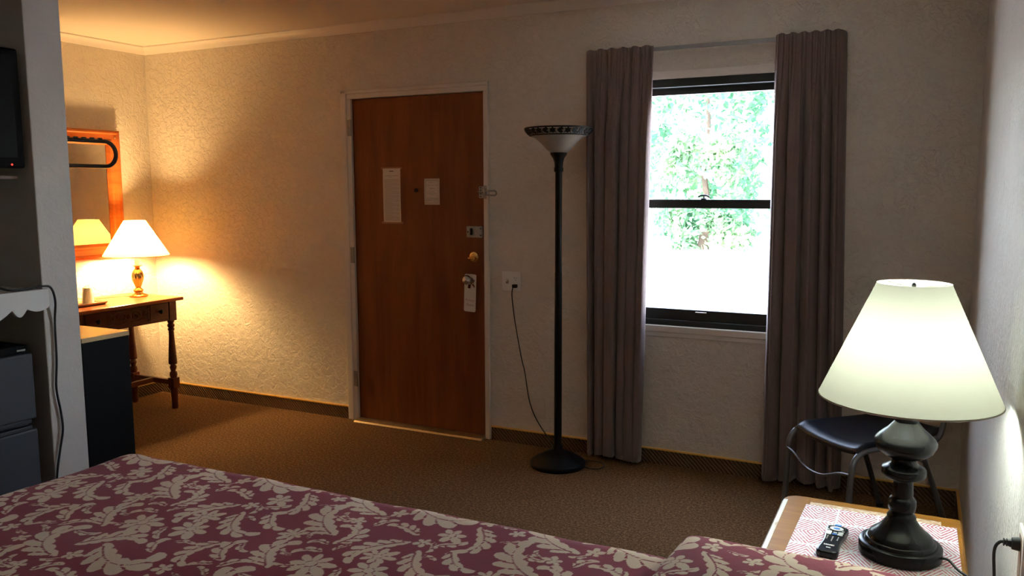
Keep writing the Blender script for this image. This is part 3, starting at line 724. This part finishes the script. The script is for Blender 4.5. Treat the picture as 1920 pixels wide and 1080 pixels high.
fg = thing('mini_fridge', 'grey two door mini fridge standing under the scalloped shelf', 'fridge', (-3.66, -2.43, 0))
FX, fy0, fy1 = -3.405, -2.672, -2.188
MB().box(-3.90, FX - .05, fy0 + .004, fy1 - .004, .015, .834).build('body', 'fridge_dark', fg, bevel=.006)
for z0, z1 in ((.572, .840), (.030, .530)):
    dd = MB().box(FX - .048, FX, fy0, fy1, z0, z1).build('door', 'fridge_grey', fg, bevel=.008)
    hh = MB().box(FX - .030, FX - .004, fy0 + .02, fy1 - .02, (z0 - .016) if z0 > .5 else z1, z0 if z0 > .5 else z1 + .016).build('handle_recess', 'fridge_dark', None, org=fg.location, bevel=.003)
    hh.parent = dd; hh.location = (0, 0, 0)
for x in (-3.86, -3.50):
    for y in (fy0 + .04, fy1 - .04): MB().lathe([(.018, 0), (.018, .016)], (x, y, 0), 14).build('foot', 'fridge_dark', fg)
st_ = thing('set_top_box', 'flat black set top box lying on the mini fridge', 'set top box', (-3.55, -2.33, .841))
MB().box(-3.62, -3.435, -2.50, -2.186, .842, .872).build('case', 'tv_plastic', st_, bevel=.004)
MB().box(-3.4352, -3.4330, -2.235, -2.20, .850, .857).build('display_window', 'chrome', st_)
ad = thing('power_adapter', 'black power adapter on the scalloped shelf with its cable hanging down', 'adapter', (-3.45, -2.315, 1.094))
MB().box(-3.49, -3.425, -2.345, -2.292, 1.0945, 1.19).build('adapter_body', 'black_rubber', ad, bevel=.008)
MB().tube(bez([(-3.43, -2.300, 1.118), (-3.40, -2.265, 1.104), (-3.392, -2.20, 1.103), (-3.378, -2.145, 1.108), (-3.374, -2.112, 1.098), (-3.376, -2.096, 1.040), (-3.390, -2.095, .95), (-3.390, -2.098, .80), (-3.390, -2.108, .68), (-3.390, -2.096, .58), (-3.390, -2.092, .50), (-3.390, -2.110, .42), (-3.388, -2.135, .30), (-3.388, -2.150, .10), (-3.385, -2.155, .006)], 90), .0048, 8).build('cable', 'black_rubber', ad, smooth=True)

# ------------------------------------------------------------------ bed
BZ, BX0, BX1, BY0, BY1 = .685, -2.45, -.06, -4.06, -2.50
bed = thing('bed', 'low double bed covered by the burgundy floral spread', 'bed', ((BX0 + BX1) / 2, (BY0 + BY1) / 2, 0))
MB().box(BX0 + .06, BX1, BY0 + .05, BY1 - .05, .13, .36).build('box_spring', 'mattress_white', bed, bevel=.02)
MB().box(BX0 + .06, BX1, BY0 + .05, BY1 - .05, .36, .640).build('mattress', 'mattress_white', bed, bevel=.05)
for x in (BX0 + .15, BX1 - .1):
    for y in (BY0 + .15, BY1 - .15): MB().lathe([(.025, 0), (.025, .13)], (x, y, 0), 14).build('leg', 'black_metal', bed)
# printed damask pattern: scroll leaves and flowers packed in a repeating tile
TS, GN = .52, 416
def spine_leaf(L, k0, k1, w, lobes, rnd):
    """curling acanthus leaf: rounded lobes on the outer edge, smaller ones inside, a dark mid rib and notch lines"""
    n = 84; th = 0.0; p = np.zeros(2); pts = []; hd = []
    for i in range(n + 1):
        t_ = i / n; pts.append(p.copy()); hd.append(th)
        th += (k0 + (k1 - k0) * t_ ** 1.6) / n; p = p + np.array([math.cos(th), math.sin(th)]) * L / n
    sg = 1 if k1 > 0 else -1                          # lobes on the outside of the curl
    A = []; B = []; veins = []
    for i in range(n + 1):
        t_ = i / n; nv = np.array([-math.sin(hd[i]), math.cos(hd[i])]) * sg
        env = .10 + .90 * math.sin(PI * t_ ** .75) ** .75 if t_ < .97 else .10 * (1 - t_) / .03 + .02
        lo = .50 + .58 * abs(math.sin(PI * lobes * t_ ** .85)) ** .8
        li = .30 + .22 * abs(math.sin(PI * (lobes - 1) * t_)) ** .6
        lean = np.array([math.cos(hd[i]), math.sin(hd[i])]) * w * .55 * (lo - .5)
        A.append(pts[i] - nv * w * env * lo + lean); B.append(pts[i] + nv * w * env * li)
    poly = np.array(A + B[::-1])
    mid = [pts[i] - np.array([-math.sin(hd[i]), math.cos(hd[i])]) * sg * w * .10 for i in range(6, int(n * .86))]
    m_ = len(mid); wv_ = [.0026 * (1 - .7 * k / m_) for k in range(m_)]
    nn = [np.array([-math.sin(hd[i]), math.cos(hd[i])]) for i in range(6, int(n * .86))]
    veins.append(np.array([q + e * g for q, e, g in zip(mid, nn, wv_)] + [q - e * g for q, e, g in zip(mid[::-1], nn[::-1], wv_[::-1])]))
    for j_ in range(1, lobes):
        t0 = (j_ / lobes) ** (1 / .85); i = int(n * t0)
        if 5 < i < n * .9:
            a_ = pts[max(0, i - 9)]; b_ = A[i]; d = (b_ - a_) / (np.linalg.norm(b_ - a_) + 1e-9); pn_ = np.array([-d[1], d[0]]) * .0024
            veins.append(np.array([a_ + d * .004, b_ + pn_ * 1.5, b_ - pn_ * 1.5]))
    c_ = poly.mean(0)
    return [poly - c_], [v - c_ for v in veins]
def flower_shape(r, n, rnd):
    th = np.linspace(0, 2 * PI, 120, endpoint=False); rad = r * (.50 + .50 * np.abs(np.cos(n * th / 2)) ** 1.1) * (1 + .16 * np.sin(th + 1) + .10 * np.sin(2 * th))
    poly = np.stack([rad * np.cos(th), rad * np.sin(th)], 1); veins = []
    for k_ in range(n):
        a = 2 * PI * (k_ + .5) / n; d = np.array([math.cos(a), math.sin(a)]); pn_ = np.array([-d[1], d[0]])
        veins.append(np.array([d * r * .28 + pn_ * .001, d * r * .62 + pn_ * .0022, d * r * .62 - pn_ * .0022, d * r * .28 - pn_ * .001]))
    c = np.linspace(0, 2 * PI, 24, endpoint=False); ci = np.stack([np.cos(c), np.sin(c)], 1)
    veins.append(np.concatenate([ci * r * .27, ci[:1] * r * .27, ci[:1] * r * .22, ci[::-1] * r * .22]))
    return [poly], veins
def pip(poly, X, Y):
    ins = np.zeros(X.shape, bool); x1, y1 = poly[:, 0], poly[:, 1]; x2, y2 = np.roll(x1, -1), np.roll(y1, -1)
    for a, b, c_, d in zip(x1, y1, x2, y2):
        if b == d: continue
        cr2 = ((b > Y) != (d > Y)); xx = (c_ - a) * (Y - b) / (d - b) + a; ins ^= cr2 & (X < xx)
    return ins
def stamp(grid, poly, val, n=GN, test=None):
    s_ = TS / n; lo = np.floor(poly.min(0) / s_).astype(int) - 1; hi = np.ceil(poly.max(0) / s_).astype(int) + 1
    ix = np.arange(lo[0], hi[0] + 1); iy = np.arange(lo[1], hi[1] + 1); X, Y = np.meshgrid((ix + .5) * s_, (iy + .5) * s_, indexing='ij')
    ins = pip(poly, X, Y); GX, GY = np.meshgrid(ix % n, iy % n, indexing='ij')
    if test is not None: return (test[GX[ins], GY[ins]] > 0).sum() / max(1, ins.sum())
    grid[GX[ins], GY[ins]] = val
rnd = random.Random(21); nl = 150; occ = np.zeros((nl, nl), np.int8); G = np.zeros((GN, GN), np.float32)
def grow(o):
    r_ = o.copy()
    for dx in (-1, 0, 1):
        for dy in (-1, 0, 1): r_ |= np.roll(np.roll(o, dx, 0), dy, 1)
    return r_
class_list = [('scroll', .21, 5), ('scroll', .17, 7), ('flower', .054, 2), ('scroll', .13, 14), ('flower', .038, 3), ('scroll', .085, 34), ('flower', .022, 5), ('scroll', .055, 30)]
for kind, size, want in class_list:
    got = 0
    for _try in range(90 if size > .1 else 160):
        if got >= want: break
        if kind == 'scroll':
            L = size * rnd.uniform(.85, 1.15); P_, Vn = spine_leaf(L, rnd.uniform(-1.0, 1.0), rnd.choice((-1, 1)) * rnd.uniform(4.2, 8.0) * (1 if size > .1 else .55), L * rnd.uniform(.17, .23), 7 if size > .15 else (5 if size > .1 else 3), rnd)
        else: P_, Vn = flower_shape(size * rnd.uniform(.9, 1.1), rnd.choice((6, 7, 8)) if size > .03 else 5, rnd)
        a = rnd.uniform(0, 2 * PI); R_ = np.array([[math.cos(a), -math.sin(a)], [math.sin(a), math.cos(a)]]); c_ = np.array([rnd.uniform(0, TS), rnd.uniform(0, TS)])
        P_ = [p @ R_.T + c_ for p in P_]
        if stamp(None, P_[0], 1, nl, grow(occ) if size > .14 else occ) > (.02 if size > .06 else .01): continue
        stamp(occ, P_[0], 1, nl); stamp(G, P_[0], 1.0)
        for v in Vn: stamp(G, v @ R_.T + c_, 0.0)
        got += 1
G = (G + np.roll(G, 1, 0) + np.roll(G, 1, 1) + np.roll(np.roll(G, 1, 0), 1, 1)) / 4
def sample(a, b):
    u_ = (a / TS) % 1 * GN; v_ = (b / TS) % 1 * GN; i = np.floor(u_).astype(int); j_ = np.floor(v_).astype(int); fu, fv = u_ - i, v_ - j_
    g = lambda p, q: G[p % GN, q % GN]
    return g(i, j_) * (1 - fu) * (1 - fv) + g(i + 1, j_) * fu * (1 - fv) + g(i, j_ + 1) * (1 - fu) * fv + g(i + 1, j_ + 1) * fu * fv
def np_grid(name, P, pr, mat, org):
    """dense cloth sheet from an (n, m, 3) array with the print carried per vertex"""
    n, m_ = P.shape[:2]; idx = np.arange(n * m_).reshape(n, m_)
    q = np.stack([idx[:-1, :-1], idx[1:, :-1], idx[1:, 1:], idx[:-1, 1:]], -1).reshape(-1, 4)
    me = bpy.data.meshes.new(name); me.vertices.add(n * m_); me.vertices.foreach_set('co', (P - np.array(org)).reshape(-1).astype(np.float32))
    me.loops.add(q.size); me.loops.foreach_set('vertex_index', q.reshape(-1).astype(np.int32)); me.polygons.add(len(q))
    me.polygons.foreach_set('loop_start', np.arange(0, q.size, 4, dtype=np.int32)); me.polygons.foreach_set('use_smooth', np.ones(len(q), bool))
    me.update(calc_edges=True); me.validate()
    a = me.attributes.new('print', 'FLOAT', 'POINT'); a.data.foreach_set('value', pr.reshape(-1).astype(np.float32))
    me.materials.append(MATS[mat]); ob = bpy.data.objects.new(name, me); COL.objects.link(ob); ob.location = org; return ob
def cloth_sheet():
    drop = .60; Rr = .10
    fx0, fx1, fy0_, fy1_ = BX0 + Rr, BX1, BY0 + Rr, BY1 - Rr          # flat area; head end stays flat to the wall
    a = np.concatenate([np.linspace(fx0 - drop - .05, fx0 - .20, 24, endpoint=False), np.arange(fx0 - .20, fx1, .0042), [fx1]])
    b = np.concatenate([np.linspace(fy0_ - drop - .05, -3.25, 100, endpoint=False), np.arange(-3.25, fy1_ + .16, .0042), np.linspace(fy1_ + .17, fy1_ + drop + .05, 24)])
    A, B = np.meshgrid(a, b, indexing='ij')
    ex = np.where(A < fx0, A - fx0, 0); ey = np.where(B > fy1_, B - fy1_, np.where(B < fy0_, B - fy0_, 0)); e_ = np.hypot(ex, ey) + 1e-9
    q = np.minimum(e_ / Rr, PI / 2); hor = Rr * np.sin(q); ver = Rr * (1 - np.cos(q)) + np.maximum(0, e_ - Rr * PI / 2)
    X = np.clip(A, fx0, None) + ex / e_ * hor; Y = np.clip(B, fy0_, fy1_) + ey / e_ * hor
    wave = .0022 * np.sin(9 * A + 3 * np.sin(5 * B)) * np.cos(11 * B + 2 * A) + .0012 * np.sin(23 * A + 17 * B)
    drape = np.clip((e_ - .15) / .3, 0, 1); X += ex / e_ * .018 * drape * np.sin(26 * B); Y += ey / e_ * .018 * drape * np.sin(26 * A)
    Z = np.maximum(BZ - ver + wave * (ver < .05), .012)
    return np.stack([X, Y, Z], -1), sample(A, B)
P, pr = cloth_sheet()
bs = np_grid('bedspread', P, pr, 'bedspread_print', ((BX0 + BX1) / 2, (BY0 + BY1) / 2, .36))
tag(bs, 'burgundy bedspread with cream leaf and flower print draped over the bed', 'bedspread')
def pillow(cx, cy, hx, hy, hz, z0, rz, label):
    n = 190; u_ = np.linspace(-1, 1, n); U, V = np.meshgrid(u_, u_, indexing='ij')
    sx_ = np.sign(U) * (1 - (1 - np.abs(U)) ** 1.25); sy_ = np.sign(V) * (1 - (1 - np.abs(V)) ** 1.25)
    pin = 1 - .06 * (1 - np.abs(V) ** 2) * 0
    h = np.maximum(0, (1 - np.abs(U) ** 4.0)) ** .45 * np.maximum(0, (1 - np.abs(V) ** 4.0)) ** .45
    def side(s_):
        X = sx_ * hx; Y = sy_ * hy; Z = z0 + hz * (.5 + .5 * s_ * h) + .004 * np.sin(18 * X + 4 * Y) * h
        if s_ < 0: Z = z0 + hz * (.5 - .5 * h)
        c_, si = math.cos(rz), math.sin(rz); return np.stack([cx + X * c_ - Y * si, cy + X * si + Y * c_, Z], -1), sample(X + .13, Y + .31)
    Pt, prt = side(1); Pb, prb = side(-1)
    P = np.concatenate([Pt, Pb[::-1][1:]], 0); pr = np.concatenate([prt, prb[::-1][1:]], 0)
    return tag(np_grid('pillow', P, pr, 'bedspread_print', (cx, cy, z0)), label, 'pillow')
pillow(-.375, -2.865, .285, .315, .066, BZ + .005, math.radians(-3), 'burgundy pillow with cream leaf print at the head of the bed')

# ------------------------------------------------------------------ nightstand and what stands on it
NX0, NX1, NY0, NY1, NZ = -.535, -.078, -2.36, -1.822, .600
ns = thing('nightstand', 'worn oak nightstand with rounded corners beside the bed', 'nightstand', ((NX0 + NX1) / 2, (NY0 + NY1) / 2, 0))
def corner_poly(i=0.0, r=.045):
    a, b, c_, d = NX0 + i, NX1 - i, NY0 + i, NY1 - i
    o = [(b - .006, d), (b, d - .006), (b, c_)]
    for cx_, cy_, a0 in ((a + r, c_ + r, 270), (a + r, d - r, 180)):
        for k in range(9):
            t_ = math.radians(a0 - 90 * k / 8); o.append((cx_ + r * math.cos(t_), cy_ + r * math.sin(t_)))
    return o
MB().prism(corner_poly(), 2, NZ - .028, NZ - .004).build('top_edge', 'oak_wood', ns, bevel=.004)
MB().prism(corner_poly(.003), 2, NZ - .004, NZ).build('top_board', 'oak_wood_across', ns, bevel=.002)
MB().prism([(NX0 - .001, NZ - .022), (NX0 - .001, NZ - .007), (NX0 + .004, NZ + .0003), (NX0 + .015, NZ + .0005), (NX0 + .015, NZ - .022)], 1, NY0 + .05, NY1 - .048).build('worn_edge', 'worn_white_edge', ns)
MB().box(NX0 + .07, NX0 + .075, NY0 + .02, NY1 - .012, NZ - .0002, NZ + .0004).build('veneer_joint', 'oak_wood', ns)
t = NT('worn_veneer'); c = t.co((9, 60, 1))
t.fin(t.mix(t.ramp(t.noise(5, 5, .75, c), [(.47, 0.0), (.53, 1.0)]), (.33, .135, .04), (.74, .64, .46)), .55)
MB().box(NX0 + .076, NX1 - .05, NY1 - .070, NY1 - .042, NZ - .0002, NZ + .0005).build('worn_patch', 'worn_veneer', ns)
MB().box(NX0 + .03, NX1 - .01, NY0 + .03, NY1 - .03, .12, NZ - .028).build('carcass', 'oak_wood', ns, bevel=.004)
for z0, z1 in ((.37, .55), (.15, .35)):
    dr = MB().box(NX0 + .018, NX0 + .030, NY0 + .05, NY1 - .05, z0, z1).build('drawer', 'oak_wood', ns, bevel=.004)
    kk = MB().sphere((NX0 + .006, (NY0 + NY1) / 2, (z0 + z1) / 2), .014, 14, 8).build('knob', 'brass', None, org=ns.location, smooth=True); kk.parent = dr; kk.location = (0, 0, 0)
for x in (NX0 + .055, NX1 - .035):
    for y in (NY0 + .055, NY1 - .055): MB().lathe([(.014, 0), (.022, .12)], (x, y, 0), 14).build('leg', 'oak_wood', ns)
pm = MB().prism([(-.478, -2.300), (-.088, -2.300), (-.092, -1.898), (-.468, -1.890)], 2, NZ + .0008, NZ + .0022).build('placemat', 'placemat_print', None, org=(-.28, -2.1, NZ))
tag(pm, 'white placemat with red diamond lines on the oak nightstand', 'placemat')
# nightstand lamp
GX, GY, GZ = -.2225, -2.133, NZ + .0026
nl_ = thing('table_lamp', 'lit black turned table lamp with a cream cone shade on the nightstand', 'lamp', (GX, GY, GZ))
base_p = [(.090, 0), (.0937, .003), (.0937, .028), (.0915, .031), (.081, .032), (.080, .036), (.077, .041), (.0745, .042), (.073, .047), (.066, .055), (.054, .064), (.043, .076), (.035, .088), (.032, .094), (.033, .098), (.030, .103), (.027, .106), (.026, .109)]
MB().lathe(base_p, (GX, GY, GZ), 64).build('base', 'lamp_black', nl_, smooth=50)
MB().lathe([(.026, .109), (.030, .114), (.0315, .124), (.031, .136), (.027, .144), (.024, .146), (.0235, .150), (.022, .180), (.0225, .192), (.025, .194), (.046, .198), (.0496, .202), (.0496, .216), (.048, .219), (.038, .224), (.030, .231), (.0275, .238), (.0285, .243), (.038, .246), (.041, .248)], (GX, GY, GZ), 56).build('turned_column', 'lamp_black', nl_, smooth=50)
MB().lathe([(.041, .248), (.050, .252), (.062, .262), (.069, .276), (.070, .284), (.066, .292), (.054, .304), (.041, .315), (.031, .327), (.026, .333), (.0285, .336), (.0295, .344), (.0285, .354), (.022, .358), (.020, .366), (.018, .40), (.012, .402)], (GX, GY, GZ), 56).build('vase_body', 'lamp_black', nl_, smooth=50)
MB().lathe([(.016, .40), (.016, .44), (.012, .445)], (GX, GY, GZ), 24).build('socket', 'brass', nl_, smooth=True)
S0, S1 = .990 - GZ, 1.268 - GZ
MB().lathe([(.199, S0), (.200, S0 + .004), (.0815, S1 - .003), (.081, S1)], (GX, GY, GZ), 96, caps=False).build('shade', 'shade_cream', nl_, smooth=True)
tp = MB().tube([(GX + .1995 * math.cos(a), GY + .1995 * math.sin(a), GZ + S0 + .002) for a in np.linspace(0, 2 * PI, 90, endpoint=False)], .0024, 6, True)
tp.build('shade_rim', 'shade_cream', nl_, smooth=True)
hp = MB()
for a in (.3, .3 + 2 * PI / 3, .3 + 4 * PI / 3): hp.tube([(GX, GY, GZ + S1 - .012), (GX + .0805 * math.cos(a), GY + .0805 * math.sin(a), GZ + S1 - .004)], .0016, 6)
hp.tube(bez([(GX + .016, GY, GZ + .43), (GX + .05, GY, GZ + .50), (GX + .045, GY, GZ + .60), (GX, GY, GZ + S1 - .012), (GX - .045, GY, GZ + .60), (GX - .05, GY, GZ + .50), (GX - .016, GY, GZ + .43)], 36), .0016, 6)
hp.build('harp', 'chrome', nl_, smooth=True)
MB().sphere((GX, GY, GZ + S1 - .006), .0055, 14, 8, 1.3).build('finial', 'black_metal', nl_, smooth=True)
MB().lathe([(.012, .44), (.016, .455), (.036, .488), (.041, .508), (.034, .532), (.014, .548), (.002, .551)], (GX, GY, GZ), 24).build('bulb', 'bulb_cool', nl_, smooth=60)
MB().tube(bez([(GX + .090, GY - .020, GZ + .016), (GX + .105, GY - .030, GZ + .018), (GX + .125, GY - .055, GZ + .008), (GX + .150, GY - .085, GZ + .004), (NX1 + .010, GY - .115, GZ - .004), (NX1 + .030, GY - .13, .50), (-.040, GY + .02, .30), (-.030, -2.30, .36), (-.040, -2.40, .58), (-.046, -2.425, .70), (-.050, -2.43, .765), (-.042, -2.43, .786), (-.030, -2.43, .788)], 100), .0032, 8).build('power_cord', 'black_rubber', nl_, smooth=True)
pg = MB().tube([(-.034, -2.43, .788), (-.022, -2.43, .788), (-.021, -2.43, .788), (-.0068, -2.43, .788)], [.005, .0085, .012, .014], 14)
for k in range(3): pg.tube([(-.036 + k * .005, -2.43, .788), (-.0335 + k * .005, -2.43, .788)], .0078, 12)
pg.build('plug', 'black_rubber', nl_, smooth=True)
op = thing('outlet_plate', 'brown outlet in a white plate on the wall by the nightstand', 'wall outlet', (0, -2.43, .70))
MB().prism(rrect(-2.470, -2.390, .700, .820, .005, 3), 0, -.006, 0).build('plate', 'white_plastic', op, bevel=.002)
MB().prism(rrect(-2.452, -2.408, .715, .806, .006, 3), 0, -.0066, -.005).build('receptacle', 'outlet_brown', op)
# remote control
rc = thing('remote_control', 'black remote control with white and blue buttons on the placemat', 'remote control', (-.3745, -2.150, GZ), math.radians(-4))
L2 = .089
def rhalf(t_): return .0245 + .0030 * math.cos(2 * PI * (t_ - .02) * .92) if t_ < .95 else .0245 + .0030 * math.cos(2 * PI * .93 * .92)
pts = []
N = 30
for k in range(N + 1):
    t_ = k / N; w_ = rhalf(t_)
    ed = min(t_, 1 - t_) * 2 * L2; rr_ = .018
    if ed < rr_: w_ *= math.sqrt(max(0, 1 - ((rr_ - ed) / rr_) ** 2)) * .45 + .55
    pts.append((w_, L2 * (1 - 2 * t_)))
poly = [(-a, b) for a, b in pts] + [(a, b) for a, b in pts[::-1]]
MB().prism(poly, 2, .0005, .019).build('body', 'remote_black', rc, local=True, bevel=.005)
bt = lambda poly, z=.0210: MB().prism(poly, 2, .0188, z)
def rb(poly, mat, nm='button'): return bt(poly).build(nm, mat, rc, local=True, bevel=.0006)
ringp = [(.0165 * math.cos(a), .062 + .013 * math.sin(a)) for a in np.linspace(0, 2 * PI, 32, endpoint=False)]
inn = [(.0085 * math.cos(a), .062 + .0068 * math.sin(a)) for a in np.linspace(0, 2 * PI, 32, endpoint=False)]
mb = MB(); n = 32
mb.add([(x, y, .0208) for x, y in ringp] + [(x, y, .0208) for x, y in inn] + [(x, y, .0188) for x, y in ringp], [(i, (i + 1) % n, (i + 1) % n + n, i + n) for i in range(n)] + [(i, i + 2 * n, (i + 1) % n + 2 * n, (i + 1) % n) for i in range(n)])
mb.build('navigation_ring', 'button_white', rc, local=True)
rb(inn, 'button_blue'); rb(rrect(-.008, .008, .081, .090, .002, 3), 'button_blue')
rb(rrect(-.0195, -.0075, .018, .042, .004, 4), 'button_white'); rb(rrect(-.005, .006, .020, .028, .002, 3), 'button_blue'); rb(rrect(-.004, .005, .032, .037, .001, 2), 'button_white')
rb(circle(.0135, .036, .0070, 18, .0052), 'button_white'); rb(circle(.0135, .024, .0070, 18, .0052), 'button_white')
for x in (-.0125, .0, .0125):
    for k in range(4 if x == 0 else 3): rb(circle(x, .006 - k * .0085 - (.0 if x else .001), .0016, 10), 'button_white')
for x0, y0 in ((-.020, .078), (.013, .078), (-.021, .048), (.014, .046)): rb(rrect(x0, x0 + .007, y0, y0 + .004, .001, 2), 'button_white')
for k in range(6): rb(rrect(-.0125 + k * .0042, -.0125 + k * .0042 + .0032, -.052, -.0465, .0008, 2), 'button_white', 'wordmark')
rb(rrect(-.005, .006, -.068, -.0645, .001, 2), 'button_white', 'wordmark')

# ------------------------------------------------------------------ chair in the corner
ch = thing('stacking_chair', 'dark blue plastic chair with grey tube legs in the corner', 'chair', (-.375, -.475, 0), math.radians(-45))
for sx_ in (-1, 1):
    x = sx_ * .20
    MB().tube(bez([(x, -.275, .004), (x * .995, -.268, .20), (x * .99, -.262, .34), (x * .985, -.250, .395), (x * .975, -.215, .428), (x * .96, -.16, .437), (x * .94, .02, .436), (x * .92, .15, .432)], 60), .0125, 12).build('front_leg', 'chair_frame', ch, smooth=True, local=True)
    MB().tube(bez([(x, .265, .004), (x * .97, .18, .22), (x * .94, .09, .425)], 16), .0115, 12).build('rear_leg', 'chair_frame', ch, smooth=True, local=True)
    MB().tube(bez([(x * .93, .13, .432), (x * .93, .19, .452), (x * .93, .215, .52), (x * .92, .235, .66), (x * .90, .255, .80)], 40), .0115, 12).build('back_post', 'chair_frame', ch, smooth=True, local=True)
    for y in (-.275, .265): MB().lathe([(.016, 0), (.016, .018)], (x, y, 0), 12).build('foot_cap', 'black_rubber', ch, local=True)
MB().tube(bez([(-.199, -.268, .345), (-.14, -.275, .335), (-.05, -.282, .300), (.05, -.282, .300), (.14, -.275, .335), (.199, -.268, .345)], 40), .0060, 10).build('front_stretcher', 'chair_frame', ch, smooth=True, local=True)
MB().tube([(-.19, .12, .355), (.19, .12, .355)], .0075, 10).build('rear_stretcher', 'chair_frame', ch, smooth=True, local=True)
V = []; F = []; nu, nv = 24, 26
for i in range(nu + 1):
    u_ = -1 + 2 * i / nu
    for j_ in range(nv + 1):
        v = j_ / nv; y = -.235 + .45 * v; wd = .198 - .020 * v
        zz = .462 - .024 * (1 - u_ * u_) * math.sin(PI * min(1, .12 + v * .9)) - (.030 * (1 - v / .14) ** 2 if v < .14 else 0) + .018 * max(0, v - .8) / .2
        V.append((u_ * wd, y, zz + .010 * abs(u_) ** 4 - (.012 if abs(u_) > .97 else 0)))
for i in range(nu):
    for j_ in range(nv): a = i * (nv + 1) + j_; F.append((a, a + nv + 1, a + nv + 2, a + 1))
se = MB().add(V, F).build('seat', 'chair_seat', ch, smooth=60, local=True, solid=.022); se.modifiers['thickness'].offset = -1
V = []; F = []
for i in range(nu + 1):
    u_ = -1 + 2 * i / nu
    for j_ in range(11):
        v = j_ / 10; z_ = .58 + .24 * v; V.append((u_ * .195, .222 + .05 * v + .020 * (1 - u_ * u_), z_ - .02 * abs(u_) ** 3 * (1 if v > .5 else -1)))
for i in range(nu):
    for j_ in range(10): a = i * 11 + j_; F.append((a, a + 11, a + 12, a + 1))
MB().add(V, F).build('backrest', 'chair_seat', ch, smooth=60, local=True, solid=.012)

# ------------------------------------------------------------------ outside
GZO = -.15
gr = MB().box(-45, 40, T + .001, 60, GZO - .3, GZO).build('ground', 'gravel', None, org=(0, 20, GZO)); struct(gr)
def tree(label, x, y, h, r, seed, mat, n=4200, lw=.16, sq=.8):
    rnd = np.random.RandomState(seed)
    t_ = thing('hedge_tree', label, 'tree', (x, y, GZO), 0, 'trees across the gravel')
    k = MB().tube(bez([(x, y, GZO), (x + .1, y + .05, GZO + h * .3), (x - .05, y, GZO + h * .7)], 12), [.16] * 4 + [.12] * 4 + [.08] * 5, 8)
    k.build('trunk', 'bark', t_, smooth=True)
    d = rnd.normal(size=(n, 3)); d /= np.linalg.norm(d, axis=1, keepdims=True)
    d = np.sign(d) * np.abs(d) ** sq
    lump = 1 + .22 * np.sin(5 * d[:, 0] + seed) * np.cos(4 * d[:, 2] + seed) + .12 * np.sin(11 * d[:, 1] + 7 * d[:, 2])
    rad = rnd.uniform(.62, 1.0, n) ** .6 * lump
    c = np.array([x, y, GZO + h * .5]) + d * rad[:, None] * np.array([r, r * .8, h * .5]); c[:, 2] = np.maximum(c[:, 2], GZO + .05)
    a = rnd.normal(size=(n, 3)); a /= np.linalg.norm(a, axis=1, keepdims=True); b = np.cross(a, rnd.normal(size=(n, 3))); b /= np.linalg.norm(b, axis=1, keepdims=True)
    s_ = rnd.uniform(.6, 1.2, n)[:, None] * lw
    P = np.stack([c - a * s_, c + b * s_ * .5, c + a * s_, c - b * s_ * .5], 1).reshape(-1, 3)
    m = MB(); m.v = [tuple(p) for p in P]; m.f = [(4 * i, 4 * i + 1, 4 * i + 2, 4 * i + 3) for i in range(n)]
    o = m.build('foliage', mat, t_); o['kind'] = 'stuff'
tree('tall dark green tree at the back, right behind the two low bushes', -7.0, 24.5, 8.0, 2.1, 1, 'leaf_green', 5200)
tree('broad pale green tree at the back beyond the window', -1.4, 24.5, 6.2, 2.1, 2, 'leaf_pale')
tree('low bright green bush behind the gravel, middle of three', -5.5, 18.0, 3.2, 1.1, 3, 'leaf_pale', 5200, lw=.12, sq=.55)
tree('low dark green bush behind the gravel, on the tall tree side', -8.5, 18.0, 3.6, 1.1, 8, 'leaf_green', lw=.12, sq=.55)
tree('low rounded green bush behind the gravel, on the pale tree side', -2.5, 18.0, 2.7, 1.1, 4, 'leaf_green', lw=.12, sq=.55)
tree('large outer dark tree at the far end of the back row', -12.6, 24.5, 7.4, 2.1, 5, 'leaf_green')
